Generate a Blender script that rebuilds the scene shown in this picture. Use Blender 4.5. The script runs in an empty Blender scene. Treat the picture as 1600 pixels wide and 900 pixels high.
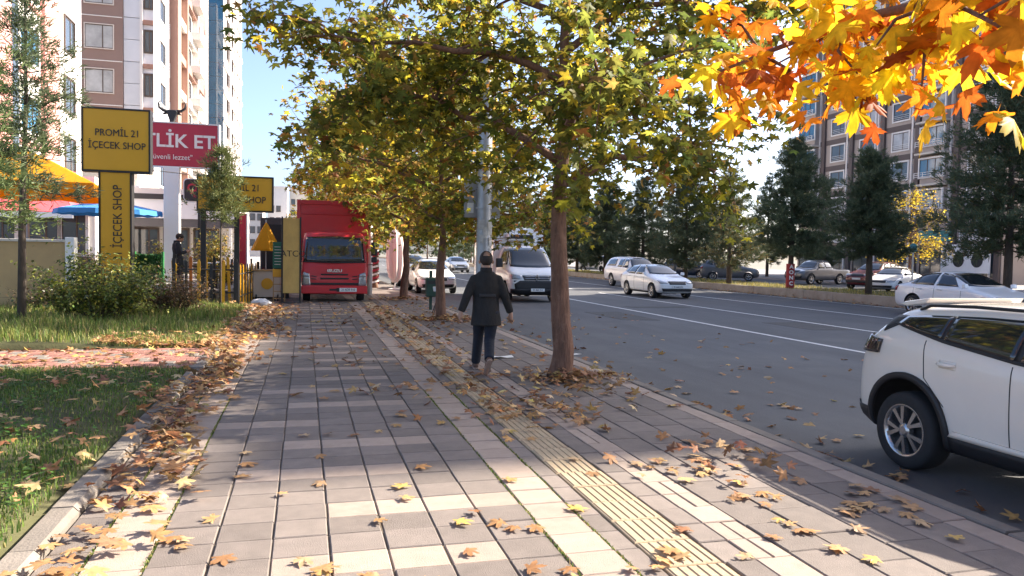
import bpy, bmesh, math, random
import numpy as np
from mathutils import Vector, Matrix
from mathutils.bvhtree import BVHTree
R_=math.radians
random.seed(7); rng=np.random.default_rng(7)
S=bpy.context.scene
C=S.collection
# ---------------------------------------------------------------- camera, sky, sun, exposure
cam_d=bpy.data.cameras.new('camera'); cam=bpy.data.objects.new('camera',cam_d); C.objects.link(cam)
cam_d.sensor_width=36; cam_d.lens=27.0; cam_d.clip_end=3000; cam_d.clip_start=0.05
def _cam():
    u=lambda v:np.array(v)/np.linalg.norm(v)
    rc=lambda px,py:np.array([(px-800)/1200,-(py-450)/1200,1.])
    d=u(rc(476,392)); e=rc(1476,410)          # street direction and level line as the lens sees them
    up=u(np.cross(e,d)); up=up if up[1]>0 else -up
    ri=np.cross(up,d); ri=ri if ri[0]>0 else -ri
    R=np.array([ri,d,up]); return R
_R=_cam()
cam.matrix_world=Matrix([[_R[i][0],_R[i][1],-_R[i][2],(0,0,1.62)[i]] for i in range(3)]+[[0,0,0,1]])
S.camera=cam
SUN_AZ, SUN_EL = 10.0, 34.0       # azimuth from +X (right of the street) towards +Y (ahead)
sd=Vector((math.cos(R_(SUN_EL))*math.cos(R_(SUN_AZ)),math.cos(R_(SUN_EL))*math.sin(R_(SUN_AZ)),math.sin(R_(SUN_EL))))
W=bpy.data.worlds.new('World'); S.world=W; W.use_nodes=True
nt=W.node_tree; nt.nodes.clear()
sk=nt.nodes.new('ShaderNodeTexSky'); sk.sky_type='NISHITA'; sk.sun_disc=False
sk.sun_elevation=R_(SUN_EL); sk.sun_rotation=R_(90-SUN_AZ); sk.air_density=0.6; sk.dust_density=2.5; sk.ozone_density=2.0; sk.altitude=0
bg=nt.nodes.new('ShaderNodeBackground'); bg.inputs[1].default_value=0.108
wo=nt.nodes.new('ShaderNodeOutputWorld'); nt.links.new(sk.outputs[0],bg.inputs[0]); nt.links.new(bg.outputs[0],wo.inputs[0])
sun_d=bpy.data.lights.new('sun','SUN'); sun_d.energy=4.4; sun_d.angle=R_(0.53); sun_d.color=(1,.88,.73)
sun=bpy.data.objects.new('sun',sun_d); C.objects.link(sun); sun.rotation_euler=sd.to_track_quat('Z','Y').to_euler()
S.view_settings.view_transform='Standard'; S.view_settings.look='None'; S.view_settings.gamma=1; S.view_settings.exposure=1.93
S.view_settings.use_curve_mapping=False
S.cycles.max_bounces=8; S.cycles.transparent_max_bounces=6; S.cycles.use_denoising=True
# ---------------------------------------------------------------- helpers
def tag(o,label=None,cat=None,group=None,kind=None):
    if label:o['label']=label
    if cat:o['category']=cat
    if group:o['group']=group
    if kind:o['kind']=kind
    return o
def empty(name,loc=(0,0,0),rz=0,label=None,cat=None,group=None):
    o=bpy.data.objects.new(name,None); C.objects.link(o); o.location=loc; o.rotation_euler=(0,0,rz); o.empty_display_size=.2
    return tag(o,label,cat,group)
def mobj(name,me,parent=None,loc=None):
    o=bpy.data.objects.new(name,me); C.objects.link(o)
    if parent:o.parent=parent
    if loc is not None:o.location=loc
    return o
def copy_tree(o,parent=None):
    c=o.copy(); C.objects.link(c); c.parent=parent
    for ch in o.children: copy_tree(ch,c)
    return c
class MB:
    def __init__(s): s.v=[];s.f=[];s.m=[]
    def add(s,vs,fs,mi=0):
        b=len(s.v); s.v+= [tuple(p) for p in vs]
        for f in fs: s.f.append(tuple(b+i for i in f)); s.m.append(mi)
        return s
    def box(s,x0,x1,y0,y1,z0,z1,mi=0):
        return s.add([(x0,y0,z0),(x1,y0,z0),(x1,y1,z0),(x0,y1,z0),(x0,y0,z1),(x1,y0,z1),(x1,y1,z1),(x0,y1,z1)],
          [(0,3,2,1),(4,5,6,7),(0,1,5,4),(1,2,6,5),(2,3,7,6),(3,0,4,7)],mi)
    def tube(s,pts,rad,n=8,mi=0,caps=True):
        pts=[Vector(p) for p in pts]; k=len(pts)
        if not hasattr(rad,'__len__'): rad=[rad]*k
        vs=[];fs=[];t0=(pts[1]-pts[0]).normalized()
        a=t0.orthogonal().normalized()
        for i,p in enumerate(pts):
            t=(pts[min(i+1,k-1)]-pts[max(i-1,0)]).normalized()
            a=(a-t*a.dot(t)).normalized(); b=t.cross(a)
            for j in range(n):
                th=2*math.pi*j/n; vs.append(p+(a*math.cos(th)+b*math.sin(th))*rad[i])
        for i in range(k-1):
            for j in range(n): fs.append((i*n+j,i*n+(j+1)%n,(i+1)*n+(j+1)%n,(i+1)*n+j))
        if caps: fs.append(tuple(range(n-1,-1,-1))); fs.append(tuple((k-1)*n+j for j in range(n)))
        return s.add(vs,fs,mi)
    def cyl(s,p0,p1,r0,r1=None,n=12,mi=0): return s.tube([p0,p1],[r0,r0 if r1 is None else r1],n,mi)
    def lathe(s,prof,c=(0,0,0),ax='z',n=24,mi=0,a0=0,a1=2*math.pi):
        full=abs(a1-a0)>6.28; k=n if full else n+1; vs=[];fs=[]
        for i in range(k):
            th=a0+(a1-a0)*i/n
            for r,h in prof:
                p=(r*math.cos(th),r*math.sin(th),h)
                if ax=='x': p=(h,r*math.cos(th),r*math.sin(th))
                if ax=='y': p=(r*math.cos(th),h,r*math.sin(th))
                vs.append((p[0]+c[0],p[1]+c[1],p[2]+c[2]))
        L=len(prof)
        for i in range(n):
            j=(i+1)%k
            for q in range(L-1): fs.append((i*L+q,j*L+q,j*L+q+1,i*L+q+1))
        return s.add(vs,fs,mi)
    def prism(s,poly,ax,a,b,mi=0):
        n=len(poly); P=lambda u,w,h:{'x':(h,u,w),'y':(u,h,w),'z':(u,w,h)}[ax]
        vs=[P(u,w,a) for u,w in poly]+[P(u,w,b) for u,w in poly]
        return s.add(vs,[tuple(range(n)),tuple(range(2*n-1,n-1,-1))]+[(i,n+i,n+(i+1)%n,(i+1)%n) for i in range(n)],mi)
    def loft(s,rings,mi=0,caps=True,closed=True):
        n=len(rings[0]); vs=[p for r in rings for p in r]; fs=[]
        for i in range(len(rings)-1):
            for j in range(n if closed else n-1): fs.append((i*n+j,i*n+(j+1)%n,(i+1)*n+(j+1)%n,(i+1)*n+j))
        if caps: fs.append(tuple(range(n-1,-1,-1))); fs.append(tuple((len(rings)-1)*n+j for j in range(n)))
        return s.add(vs,fs,mi)
    def mesh(s,name,mats,smooth=False,fix=True):
        me=bpy.data.meshes.new(name); me.from_pydata(s.v,[],s.f)
        for m in (mats if isinstance(mats,(list,tuple)) else [mats]): me.materials.append(m)
        if any(s.m): me.polygons.foreach_set('material_index',s.m)
        if fix:
            bm=bmesh.new(); bm.from_mesh(me); bmesh.ops.recalc_face_normals(bm,faces=bm.faces); bm.to_mesh(me); bm.free()
        if smooth: me.polygons.foreach_set('use_smooth',[True]*len(me.polygons))
        me.update(); return me
    def build(s,name,mats,parent=None,smooth=False,bevel=0,loc=None,seg=2,sub=0,fix=True):
        o=mobj(name,s.mesh(name,mats,smooth or sub>0,fix),parent,loc)
        if bevel: b=o.modifiers.new('b','BEVEL'); b.width=bevel; b.segments=seg; b.limit_method='ANGLE'; b.angle_limit=R_(35)
        if sub: q=o.modifiers.new('s','SUBSURF'); q.levels=sub; q.render_levels=sub
        return o
def evalmesh(o,name=None):
    dg=bpy.context.evaluated_depsgraph_get(); dg.update()
    return bpy.data.meshes.new_from_object(o.evaluated_get(dg),depsgraph=dg)
def nmesh(name,verts,faces_flat,fsize,mat,cols=None,smooth=False):
    "fast mesh from numpy: verts (n,3), faces (k,fsize), cols per vertex (n,3)"
    me=bpy.data.meshes.new(name); n=len(verts); k=len(faces_flat)
    me.vertices.add(n); me.vertices.foreach_set('co',np.ascontiguousarray(verts,dtype=np.float32).ravel())
    me.loops.add(k*fsize); me.loops.foreach_set('vertex_index',np.ascontiguousarray(faces_flat,dtype=np.int32).ravel())
    me.polygons.add(k); me.polygons.foreach_set('loop_start',np.arange(0,k*fsize,fsize,dtype=np.int32))
    me.materials.append(mat); me.update(calc_edges=True)
    if cols is not None:
        a=me.color_attributes.new('col','FLOAT_COLOR','POINT')
        a.data.foreach_set('color',np.hstack([cols,np.ones((n,1))]).astype(np.float32).ravel())
    if smooth: me.polygons.foreach_set('use_smooth',[True]*k)
    return me
# ---------------------------------------------------------------- materials
def M(name,col,rough=.6,metal=0.,var=.12,scale=3.,bump=0.,bscale=60.,spec=.5,coat=0.,objvar=0.,stretch=None,dirt=None,emit=0,alpha=1):
    m=bpy.data.materials.new(name); m.use_nodes=True; t=m.node_tree; N=t.nodes; L=t.links
    b=N['Principled BSDF']; b.inputs['Roughness'].default_value=rough; b.inputs['Metallic'].default_value=metal
    b.inputs['Specular IOR Level'].default_value=spec; b.inputs['Coat Weight'].default_value=coat; b.inputs['Coat Roughness'].default_value=.06
    g=N.new('ShaderNodeNewGeometry'); src=g.outputs['Position']
    if stretch:
        mp=N.new('ShaderNodeMapping'); mp.inputs['Scale'].default_value=stretch; L.new(src,mp.inputs[0]); src=mp.outputs[0]
    nz=N.new('ShaderNodeTexNoise'); nz.inputs['Scale'].default_value=scale; nz.inputs['Detail'].default_value=6; nz.inputs['Roughness'].default_value=.65; L.new(src,nz.inputs['Vector'])
    mr=N.new('ShaderNodeMapRange'); mr.inputs[1].default_value=.25; mr.inputs[2].default_value=.75; mr.inputs[3].default_value=1-var; mr.inputs[4].default_value=1+var; L.new(nz.outputs[0],mr.inputs[0])
    fac=mr.outputs[0]
    if objvar:
        oi=N.new('ShaderNodeObjectInfo'); m2=N.new('ShaderNodeMapRange'); m2.inputs[3].default_value=1-objvar; m2.inputs[4].default_value=1+objvar; L.new(oi.outputs['Random'],m2.inputs[0])
        mu=N.new('ShaderNodeMath'); mu.operation='MULTIPLY'; L.new(fac,mu.inputs[0]); L.new(m2.outputs[0],mu.inputs[1]); fac=mu.outputs[0]
    vm=N.new('ShaderNodeVectorMath'); vm.operation='SCALE'; vm.inputs[0].default_value=col[:3]; L.new(fac,vm.inputs['Scale'])
    out=vm.outputs[0]
    if dirt:
        dn=N.new('ShaderNodeTexNoise'); dn.inputs['Scale'].default_value=dirt[1]; dn.inputs['Detail'].default_value=8; dn.inputs['Roughness'].default_value=.7; L.new(g.outputs['Position'],dn.inputs['Vector'])
        dr=N.new('ShaderNodeMapRange'); dr.inputs[1].default_value=dirt[2]; dr.inputs[2].default_value=dirt[2]+.18; dr.inputs[4].default_value=dirt[3]; L.new(dn.outputs[0],dr.inputs[0])
        mx=N.new('ShaderNodeMix'); mx.data_type='RGBA'; L.new(dr.outputs[0],mx.inputs[0]); L.new(out,mx.inputs[6]); mx.inputs[7].default_value=(*dirt[0],1); out=mx.outputs[2]
    L.new(out,b.inputs['Base Color'])
    if bump:
        bn=N.new('ShaderNodeTexNoise'); bn.inputs['Scale'].default_value=bscale; bn.inputs['Detail'].default_value=5; L.new(src,bn.inputs['Vector'])
        bp=N.new('ShaderNodeBump'); bp.inputs['Strength'].default_value=bump; bp.inputs['Distance'].default_value=.01; L.new(bn.outputs[0],bp.inputs['Height']); L.new(bp.outputs[0],b.inputs['Normal'])
    return m
def Mleaf(name,cols=None,trans=.45,rough=.55,spec=.25,lo=.75,hi=1.2):
    "cols None: per-leaf colour attribute; else a ramp picked by each object's own random number"
    m=bpy.data.materials.new(name); m.use_nodes=True; t=m.node_tree; N=t.nodes; L=t.links; N.clear()
    if cols is None:
        a=N.new('ShaderNodeAttribute'); a.attribute_name='col'; c=a.outputs['Color']
    else:
        oi=N.new('ShaderNodeObjectInfo'); r=N.new('ShaderNodeValToRGB'); L.new(oi.outputs['Random'],r.inputs[0]); e=r.color_ramp.elements
        while len(e)<len(cols): e.new(.5)
        for i,q in enumerate(cols): e[i].position=i/(len(cols)-1); e[i].color=(*q,1)
        c=r.outputs[0]
    g=N.new('ShaderNodeNewGeometry'); nz=N.new('ShaderNodeTexNoise'); nz.inputs['Scale'].default_value=25; nz.inputs['Detail'].default_value=3; L.new(g.outputs['Position'],nz.inputs['Vector'])
    mr=N.new('ShaderNodeMapRange'); mr.inputs[1].default_value=.3; mr.inputs[2].default_value=.7; mr.inputs[3].default_value=lo; mr.inputs[4].default_value=hi; L.new(nz.outputs[0],mr.inputs[0])
    vm=N.new('ShaderNodeVectorMath'); vm.operation='SCALE'; L.new(c,vm.inputs[0]); L.new(mr.outputs[0],vm.inputs['Scale']); c=vm.outputs[0]
    p=N.new('ShaderNodeBsdfPrincipled'); p.inputs['Roughness'].default_value=rough; p.inputs['Specular IOR Level'].default_value=spec; L.new(c,p.inputs['Base Color'])
    tr=N.new('ShaderNodeBsdfTranslucent'); L.new(c,tr.inputs[0])
    mx=N.new('ShaderNodeMixShader'); mx.inputs[0].default_value=trans; L.new(p.outputs[0],mx.inputs[1]); L.new(tr.outputs[0],mx.inputs[2])
    o=N.new('ShaderNodeOutputMaterial'); L.new(mx.outputs[0],o.inputs[0]); return m
m_asph=M('asphalt',(.082,.086,.092),.85,var=.2,scale=1.6,bump=.6,bscale=150,stretch=(1,.14,1),dirt=((.125,.125,.125),.4,.5,.55))
m_asphw=M('worn_paint',(.62,.62,.6),.7,var=.15,scale=5,dirt=((.09,.09,.09),9,.58,.8))
m_earth=M('earth',(.12,.095,.06),.95,var=.3,scale=2,bump=.8,bscale=25)
m_far=M('far_ground',(.16,.15,.12),.95,var=.2,scale=.1)
m_pdark=M('paver_dark',(.183,.155,.138),.85,var=.16,scale=7,bump=.6,bscale=160,objvar=.17,dirt=((.26,.22,.19),1.7,.56,.5))
m_plight=M('paver_light',(.335,.268,.222),.85,var=.12,scale=9,bump=.5,bscale=160,objvar=.09,dirt=((.22,.175,.145),2.4,.55,.55))
m_joint=M('joint_soil',(.13,.105,.08),.95,var=.4,scale=12,dirt=((.07,.09,.03),5,.6,.7))
m_tact=M('tactile_yellow',(.38,.295,.19),.8,var=.15,scale=7,bump=.3,objvar=.08,dirt=((.24,.2,.15),3,.58,.7))
m_kerb=M('kerb_concrete',(.20,.175,.15),.9,var=.18,scale=4,bump=.5,bscale=60,objvar=.1,dirt=((.15,.13,.11),3,.58,.6))
m_redbr=M('red_paver',(.28,.13,.1),.85,var=.2,scale=6,bump=.4,objvar=.22)
m_white=M('white_paint',(.78,.78,.76),.5,var=.05,scale=1.5)
m_cream=M('cream_wall',(.62,.56,.48),.8,var=.06,scale=.6)
m_bark=M('bark',(.17,.088,.055),.9,var=.5,scale=7,bump=1.6,bscale=22,stretch=(2.4,2.4,.5),dirt=((.27,.165,.11),9,.54,.75))
m_bark2=M('pine_bark',(.09,.07,.055),.95,var=.35,scale=8,bump=1,bscale=25,stretch=(2,2,.5))
m_black=M('black_metal',(.02,.02,.022),.5,var=.1)
m_rubber=M('rubber',(.022,.022,.023),.85,var=.2,scale=20)
m_steel=M('galvanised',(.36,.37,.38),.5,.6,var=.15,scale=4)
m_glass=M('car_glass',(.012,.016,.02),.04,var=.1,spec=.8,coat=.6)
m_wpane=M('window_pane',(.06,.075,.09),.06,var=.35,scale=.35,spec=.8)
m_bglass=M('blue_glass',(.02,.12,.22),.05,.0,var=.5,scale=.25,spec=.9)
m_leaf=Mleaf('plane_leaf',trans=.68); m_orange=Mleaf('orange_leaf',trans=.6,spec=.12)
m_needle=Mleaf('needle',trans=.25); m_grass=Mleaf('grass_blade',trans=.35); m_shrub=Mleaf('shrub_leaf',trans=.3,rough=.35,spec=.5)
DRY=[(.26,.12,.06),(.48,.29,.13),(.34,.17,.08),(.55,.37,.17),(.42,.22,.09),(.52,.37,.21),(.29,.16,.09),(.58,.40,.12)]
m_dry=Mleaf('dry_leaf',DRY,trans=.2); m_drya=Mleaf('dry_leaf_drift',trans=.2)
# ---------------------------------------------------------------- leaves
def leaf_tpl(detail=1,fold=.18,curl=.15,seed=0):
    r0=np.random.default_rng(seed)
    if detail==0: pol=[(0,1.),(30,.42),(58,.86),(88,.38),(115,.6),(165,.22)]
    elif detail==1: pol=[(0,1.),(13,.66),(27,.42),(46,.72),(58,.9),(70,.62),(88,.36),(110,.62),(128,.42),(165,.2)]
    else: pol=[(0,1.),(8,.8),(13,.82),(19,.56),(27,.40),(38,.60),(44,.82),(50,.74),(57,.95),(64,.72),(71,.73),(79,.5),(88,.36),(99,.5),(104,.64),(110,.56),(118,.66),(128,.42),(140,.34),(165,.2)]
    pts=[]
    for a,r in pol: pts.append((math.sin(R_(a))*r,math.cos(R_(a))*r))
    pts+= [(-x,y) for x,y in reversed(pts[1:])]
    pts=np.array(pts)*(1+r0.normal(0,.04,(len(pts),1)))
    v=np.vstack([[[0,0]],pts]); z=-fold*np.abs(v[:,0])+curl*(v[:,1]**2)*r0.choice([-1,1])+r0.normal(0,.03,len(v)); 
    n=len(pts); tri=[(0,1+i,1+(i+1)%n) for i in range(n)]
    P=np.column_stack([v,z])
    if detail>0:      # leaf stalk
        m=len(P); P=np.vstack([P,[[-.016,-.15,0],[.016,-.15,0],[.06*r0.choice([-1,1]),-.62,.06]]]); tri.append((m,m+1,m+2))
    return P*.5,np.array(tri)
def rotmats(n,mode='any',r=rng,down=.6):
    if mode=='flat':      # lying on the ground
        yaw=r.uniform(0,2*np.pi,n); tx=r.normal(0,.22,n); ty=r.normal(0,.22,n)
    else:                 # hanging in a crown: pitched down, any heading
        yaw=r.uniform(0,2*np.pi,n); tx=r.normal(-down,.55,n); ty=r.normal(0,.5,n)
    cz,sz=np.cos(yaw),np.sin(yaw); cx,sx=np.cos(tx),np.sin(tx); cy,sy=np.cos(ty),np.sin(ty); o=np.zeros(n); i=o+1
    Rz=np.array([[cz,-sz,o],[sz,cz,o],[o,o,i]]).transpose(2,0,1); Rx=np.array([[i,o,o],[o,cx,-sx],[o,sx,cx]]).transpose(2,0,1); Ry=np.array([[cy,o,sy],[o,i,o],[-sy,o,cy]]).transpose(2,0,1)
    return Rz@Rx@Ry
def scatter(name,tpls,pos,rot,size,cols,mat):
    V=[];Fc=[];Co=[];b=0; n=len(pos); pick=rng.integers(0,len(tpls),n)
    for k,(tv,tf) in enumerate(tpls):
        s=np.where(pick==k)[0]
        if not len(s): continue
        vv=np.einsum('nij,mj->nmi',rot[s],tv)*size[s][:,None,None]+pos[s][:,None,:]
        m=len(tv); Fc.append((tf[None]+(np.arange(len(s))*m)[:,None,None]).reshape(-1,3)+b); b+=len(s)*m
        V.append(vv.reshape(-1,3)); ef=rng.uniform(.74,1.06,(len(s),m,1)); ef[:,0]=1.14; Co.append((np.repeat(cols[s][:,None,:],m,1)*(ef*np.array([1,1,.97])+np.array([0,-.03,0])*(ef<.85))).clip(.003,.95).reshape(-1,3))
    return nmesh(name,np.vstack(V),np.vstack(Fc),3,mat,np.vstack(Co))
def pickcols(n,pal,w,jit=.18,r=rng):
    pal=np.array(pal); c=pal[r.choice(len(pal),n,p=np.array(w)/sum(w))]; return np.clip(c*(1+r.normal(0,jit,(n,1)))*(1+r.normal(0,.06,(n,3))),.005,.9)
T0=[leaf_tpl(0,seed=i) for i in range(3)]; T1=[leaf_tpl(1,.2,.2,seed=i) for i in range(4)]; T2=[leaf_tpl(2,.2+.08*(i%3),.2+.05*i,seed=i) for i in range(6)]
TD=[leaf_tpl(2,.08+.03*(i%3),.07+.045*i,seed=20+i) for i in range(6)]
# ---------------------------------------------------------------- ground, road, pavement
def sheet(name,x0,x1,y0,y1,z,mat,parent=None,kind='structure'):
    o=MB().add([(x0,y0,z),(x1,y0,z),(x1,y1,z),(x0,y1,z)],[(0,1,2,3)]).build(name,mat,parent)
    if not parent: tag(o,kind=kind)
    return o
sheet('ground',-900,900,-300,1500,-.30,m_far)
road=sheet('road',4.2,21.75,-30,320,-.12,m_asph)
def marking(x,y0,y1,w=.13):
    n=max(2,int((y1-y0)/2)); vs=[];fs=[]
    for i in range(n+1):
        y=y0+(y1-y0)*i/n; j=random.uniform(-.006,.006); vs+=[(x-w/2+j,y,-.116),(x+w/2+j,y,-.116)]
    for i in range(n): fs.append((2*i,2*i+1,2*i+3,2*i+2))
    return MB().add(vs,fs).build('lane_marking',m_asphw,road)
marking(10.28,-5,30.5); marking(13.55,-5,34.2); marking(17.25,-5,120); marking(21.2,-5,200,.14)
for i in range(14):
    marking(13.55,38+i*9,42+i*9); 
    marking(10.28,40+i*9,44+i*9)
# asphalt repair patches and gutter
for (x,y,w,l) in [(13.0,17.5,1.6,2.2),(9.0,21,1.1,3.0),(12,24.5,2.2,.7)]:
    MB().prism([(x-w/2,y-l/2),(x+w/2*.9,y-l/2*1.1),(x+w/2,y+l/2),(x-w/2*1.1,y+l/2*.9)],'z',-.125,-.1165).build('asphalt_patch',M('patch',(.072,.071,.07),.9,var=.25,scale=3,bump=.5,bscale=120),road)
pav=sheet('pavement',-1.3,4.08,-8,140,-.012,m_joint)
PR=.285; NEAR=13.2
def slab(w,l,h=.05,bev=.006):
    b=bev; vs=[(-w/2,-l/2,-h),(w/2,-l/2,-h),(w/2,l/2,-h),(-w/2,l/2,-h),(-w/2,-l/2,-b),(w/2,-l/2,-b),(w/2,l/2,-b),(-w/2,l/2,-b),
     (-w/2+b,-l/2+b,0),(w/2-b,-l/2+b,0),(w/2-b,l/2-b,0),(-w/2+b,l/2-b,0)]
    return vs,[(0,1,5,4),(1,2,6,5),(2,3,7,6),(3,0,4,7),(4,5,9,8),(5,6,10,9),(6,7,11,10),(7,4,8,11),(8,9,10,11)]
_slabs={}
def place_slab(name,x0,x1,y0,y1,mat,parent,far,z=0,gap=.010,gapy=.006):
    w=round(x1-x0-gap,4); l=round(y1-y0-gapy,4); cx=(x0+x1)/2+random.uniform(-.003,.003); cy=(y0+y1)/2; cz=z+random.uniform(-.004,.003)
    if far is not None:
        v,f=slab(w,l,.03); far.add([(a+cx,b+cy,c+cz) for a,b,c in v],f[4:],0 if mat is m_pdark else 1); return
    k=(name,w,l,mat.name)
    if k not in _slabs:
        mb=MB(); v,f=slab(w,l); mb.add(v,f); _slabs[k]=mb.mesh(name,mat)
    o=mobj(name,_slabs[k],parent,(cx,cy,cz)); o.rotation_euler=(random.gauss(0,.004),random.gauss(0,.004),random.gauss(0,.004))
far=MB(); starts={0:(2,4),3:(3,4),6:(1,4),9:(2,4),12:(0,3),15:(2,4),18:(1,4),21:(3,3)}
cols=[-1.08]+[-.775+.306*i for i in range(8)]
for r in range(-8,92):
    y0=3.88+r*PR; fr=None if 3.2<y0<9.4 else far
    for c in range(7):
        st,nn=starts[r%24] if r%3==0 else (9,0)
        light=st<=c<st+nn
        place_slab('paver',cols[c+1],cols[c+2],y0,y0+PR,m_plight if light else m_pdark,pav,fr)
    fr2=None if 3.2<y0<7.6 else far
    place_slab('narrow_paver',-1.30,-1.08,y0,y0+PR,m_pdark,pav,fr2)
    place_slab('border_paver',-1.08,-.775,y0,y0+PR,m_plight,pav,fr2)
    place_slab('border_paver',1.367,1.665,y0,y0+PR,m_plight,pav,fr2)
    place_slab('narrow_paver',1.665,1.815,y0,y0+PR,m_pdark,pav,fr2)
    place_slab('narrow_paver',2.175,2.36,y0,y0+PR,m_pdark,pav,fr2)
    if r%2==0:
        place_slab('edging_slab',3.87,4.07,y0,y0+2*PR,m_plight,pav,None if 2.6<y0<9 else far)
    if r%3!=1: place_slab('small_paver',2.36,2.48,y0,y0+PR,m_plight,pav,fr2); place_slab('small_paver',2.48,2.60,y0,y0+PR,m_plight,pav,fr2)
    else: place_slab('small_paver',2.36,2.60,y0,y0+PR,m_plight,pav,fr2)
for r in range(-4,60):
    y0=3.2+r*.44
    for c in range(4):
        x0=2.60+c*.3175; off=.22*(c%2); fr=None if 2.7<y0<8.6 else far
        if (x0<3.1) or True: place_slab('broad_paver',x0,x0+.3175,y0+off,y0+off+.44,m_pdark,pav,fr)
# tactile guide strip with raised bars
TL=.352
def tact_geo(mb,ox=0,oy=0,mi=0,full=True):
    v,f=slab(.345,TL-.008); mb.add([(a+ox,b+oy,c) for a,b,c in v],f if full else f[4:],mi)
    for i in range(6):
        x=-.142+i*.0568; hw=.019; hb=.012; l=TL/2-.012
        mb.add([(ox+x-hw,oy-l,0),(ox+x+hw,oy-l,0),(ox+x+hw,oy+l,0),(ox+x-hw,oy+l,0),(ox+x-hb,oy-l+.01,.006),(ox+x+hb,oy-l+.01,.006),(ox+x+hb,oy+l-.01,.006),(ox+x-hb,oy+l-.01,.006)],
          [(4,5,6,7),(0,1,5,4),(1,2,6,5),(2,3,7,6),(3,0,4,7)],mi)
tm=MB(); tact_geo(tm); tme=tm.mesh('tactile_tile',m_tact); tfar=MB()
for r in range(-4,62):
    y=3.6+r*TL+TL/2
    if 2.8<y<10.5:
        o=mobj('tactile_tile',tme,pav,(1.995+random.uniform(-.004,.004),y,random.uniform(-.003,.003))); o.rotation_euler=(random.gauss(0,.004),0,random.gauss(0,.004))
    else: tact_geo(tfar,1.995,y,0,False)
tag(tfar.build('tactile_tiles_beyond',m_tact,pav),kind='stuff')
tag(far.build('pavers_beyond',[m_pdark,m_plight],pav),kind='stuff')
# beyond the row end: plain paving carries on
sheet('paving_beyond',-1.3,4.07,30.2,140,-.004,m_pdark,pav)
# kerbs
def kerb(name,x0,x1,z0,z1,y0,y1,l,curve=None,near=(0,30),chamf=.02):
    root=MB().box(x0+.02,x1-.02,y0,y1,z0,z1-.02).build(name,m_joint); tag(root,kind='structure')
    n=int((y1-y0)/l); fm=MB(); me={}
    for i in range(n):
        a=y0+i*l; prof=[(x0,z0),(x1,z0),(x1,z1-chamf),(x1-chamf,z1),(x0+chamf*.5,z1),(x0,z1-chamf*.5)]
        if near[0]<=a<=near[1]:
            if 'k' not in me: me['k']=MB().prism(prof,'y',0,l-.012).mesh('kerb_stone',m_kerb)
            o=mobj('kerb_stone',me['k'],root,(random.uniform(-.006,.006),a,random.uniform(-.006,.006))); o.rotation_euler=(0,0,random.gauss(0,.004))
        else: fm.prism(prof,'y',a,a+l-.012)
    if fm.v: tag(fm.build('kerb_stones_beyond',m_kerb,root),kind='stuff')
    return root
kerb('road_kerb',4.08,4.22,-.2,.005,-6,100,.8,near=(2,26))
kerb('lawn_kerb',-1.47,-1.31,-.1,.05,-4,10.9,.7,near=(2,11),chamf=.03)
kerb('lawn_kerb',-1.45,-1.29,-.1,.05,13.2,23.0,.7,near=(12,24),chamf=.03)
# lawn: gently uneven earth with a paved cross path
def lawn_h(x,y): return .05+.03*math.sin(x*1.7+.6*y)+.025*math.sin(y*1.9+x)+.05*min(1,max(0,(-1.9-x)/2.5))
def terrain(name,x0,x1,y0,y1,nx,ny,mat,h):
    xs=[x0,x0+.01]+[x0+(x1-x0)*i/nx for i in range(1,nx)]+[x1-.008,x1]; ys=[y0,y0+.008]+[y0+(y1-y0)*j/ny for j in range(1,ny)]+[y1-.008,y1]; nx=len(xs)-1; ny=len(ys)-1
    vs=[(x,y,h(x,y) if 0<j<ny and i<nx else -.12) for j,y in enumerate(ys) for i,x in enumerate(xs)]
    fs=[(j*(nx+1)+i,j*(nx+1)+i+1,(j+1)*(nx+1)+i+1,(j+1)*(nx+1)+i) for j in range(ny) for i in range(nx)]
    return tag(MB().add(vs,fs).build(name,mat,smooth=True),kind='structure')
m_lawn=M('lawn_soil',(.075,.075,.03),.95,var=.35,scale=4,bump=.8,bscale=30)
terrain('lawn',-40,-1.45,-6,10.95,60,40,m_lawn,lambda x,y:lawn_h(x,y)-.015 if x<-1.5 else .02)
terrain('lawn',-40,-1.42,13.15,60,60,60,m_lawn,lambda x,y:lawn_h(x,y)-.015 if x<-1.5 else .02)
path=sheet('brick_path',-40,-1.3,10.9,13.2,.0,m_joint)
pm={}
for i in range(24):
    for j in range(10):
        x1=-1.33-i*.205-(.1 if j%2 else 0); y=10.97+j*.222
        place_slab('brick',x1-.205,x1,y,y+.222,m_redbr if (i*7+j*3)%5 else m_kerb,path,None,z=.035+.0,gap=.01,gapy=.01)
sheet('path_bricks_beyond',-40,-6.3,10.95,13.15,.03,m_redbr,path)
for x,y in [(-1.4,10.92),(-1.4,13.18)]: pass
for k in range(3): MB().box(-1.46,-1.30,10.95+k*.75,10.95+k*.75+.735,-.1,.045).build('kerb_stone',m_kerb,path,bevel=.012)
# terrace in front of the shops, raised half a metre
tag(MB().box(-60,-2.15,24.0,62,-.25,.42).build('terrace',M('terrace_paving',(.3,.28,.26),.85,var=.15,scale=1.2)),kind='structure')
tag(MB().box(-60,-1.45,62,200,-.25,.1).build('far_pavement',M('far_paving',(.32,.3,.28),.85,var=.12,scale=.8)),kind='structure')
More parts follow.
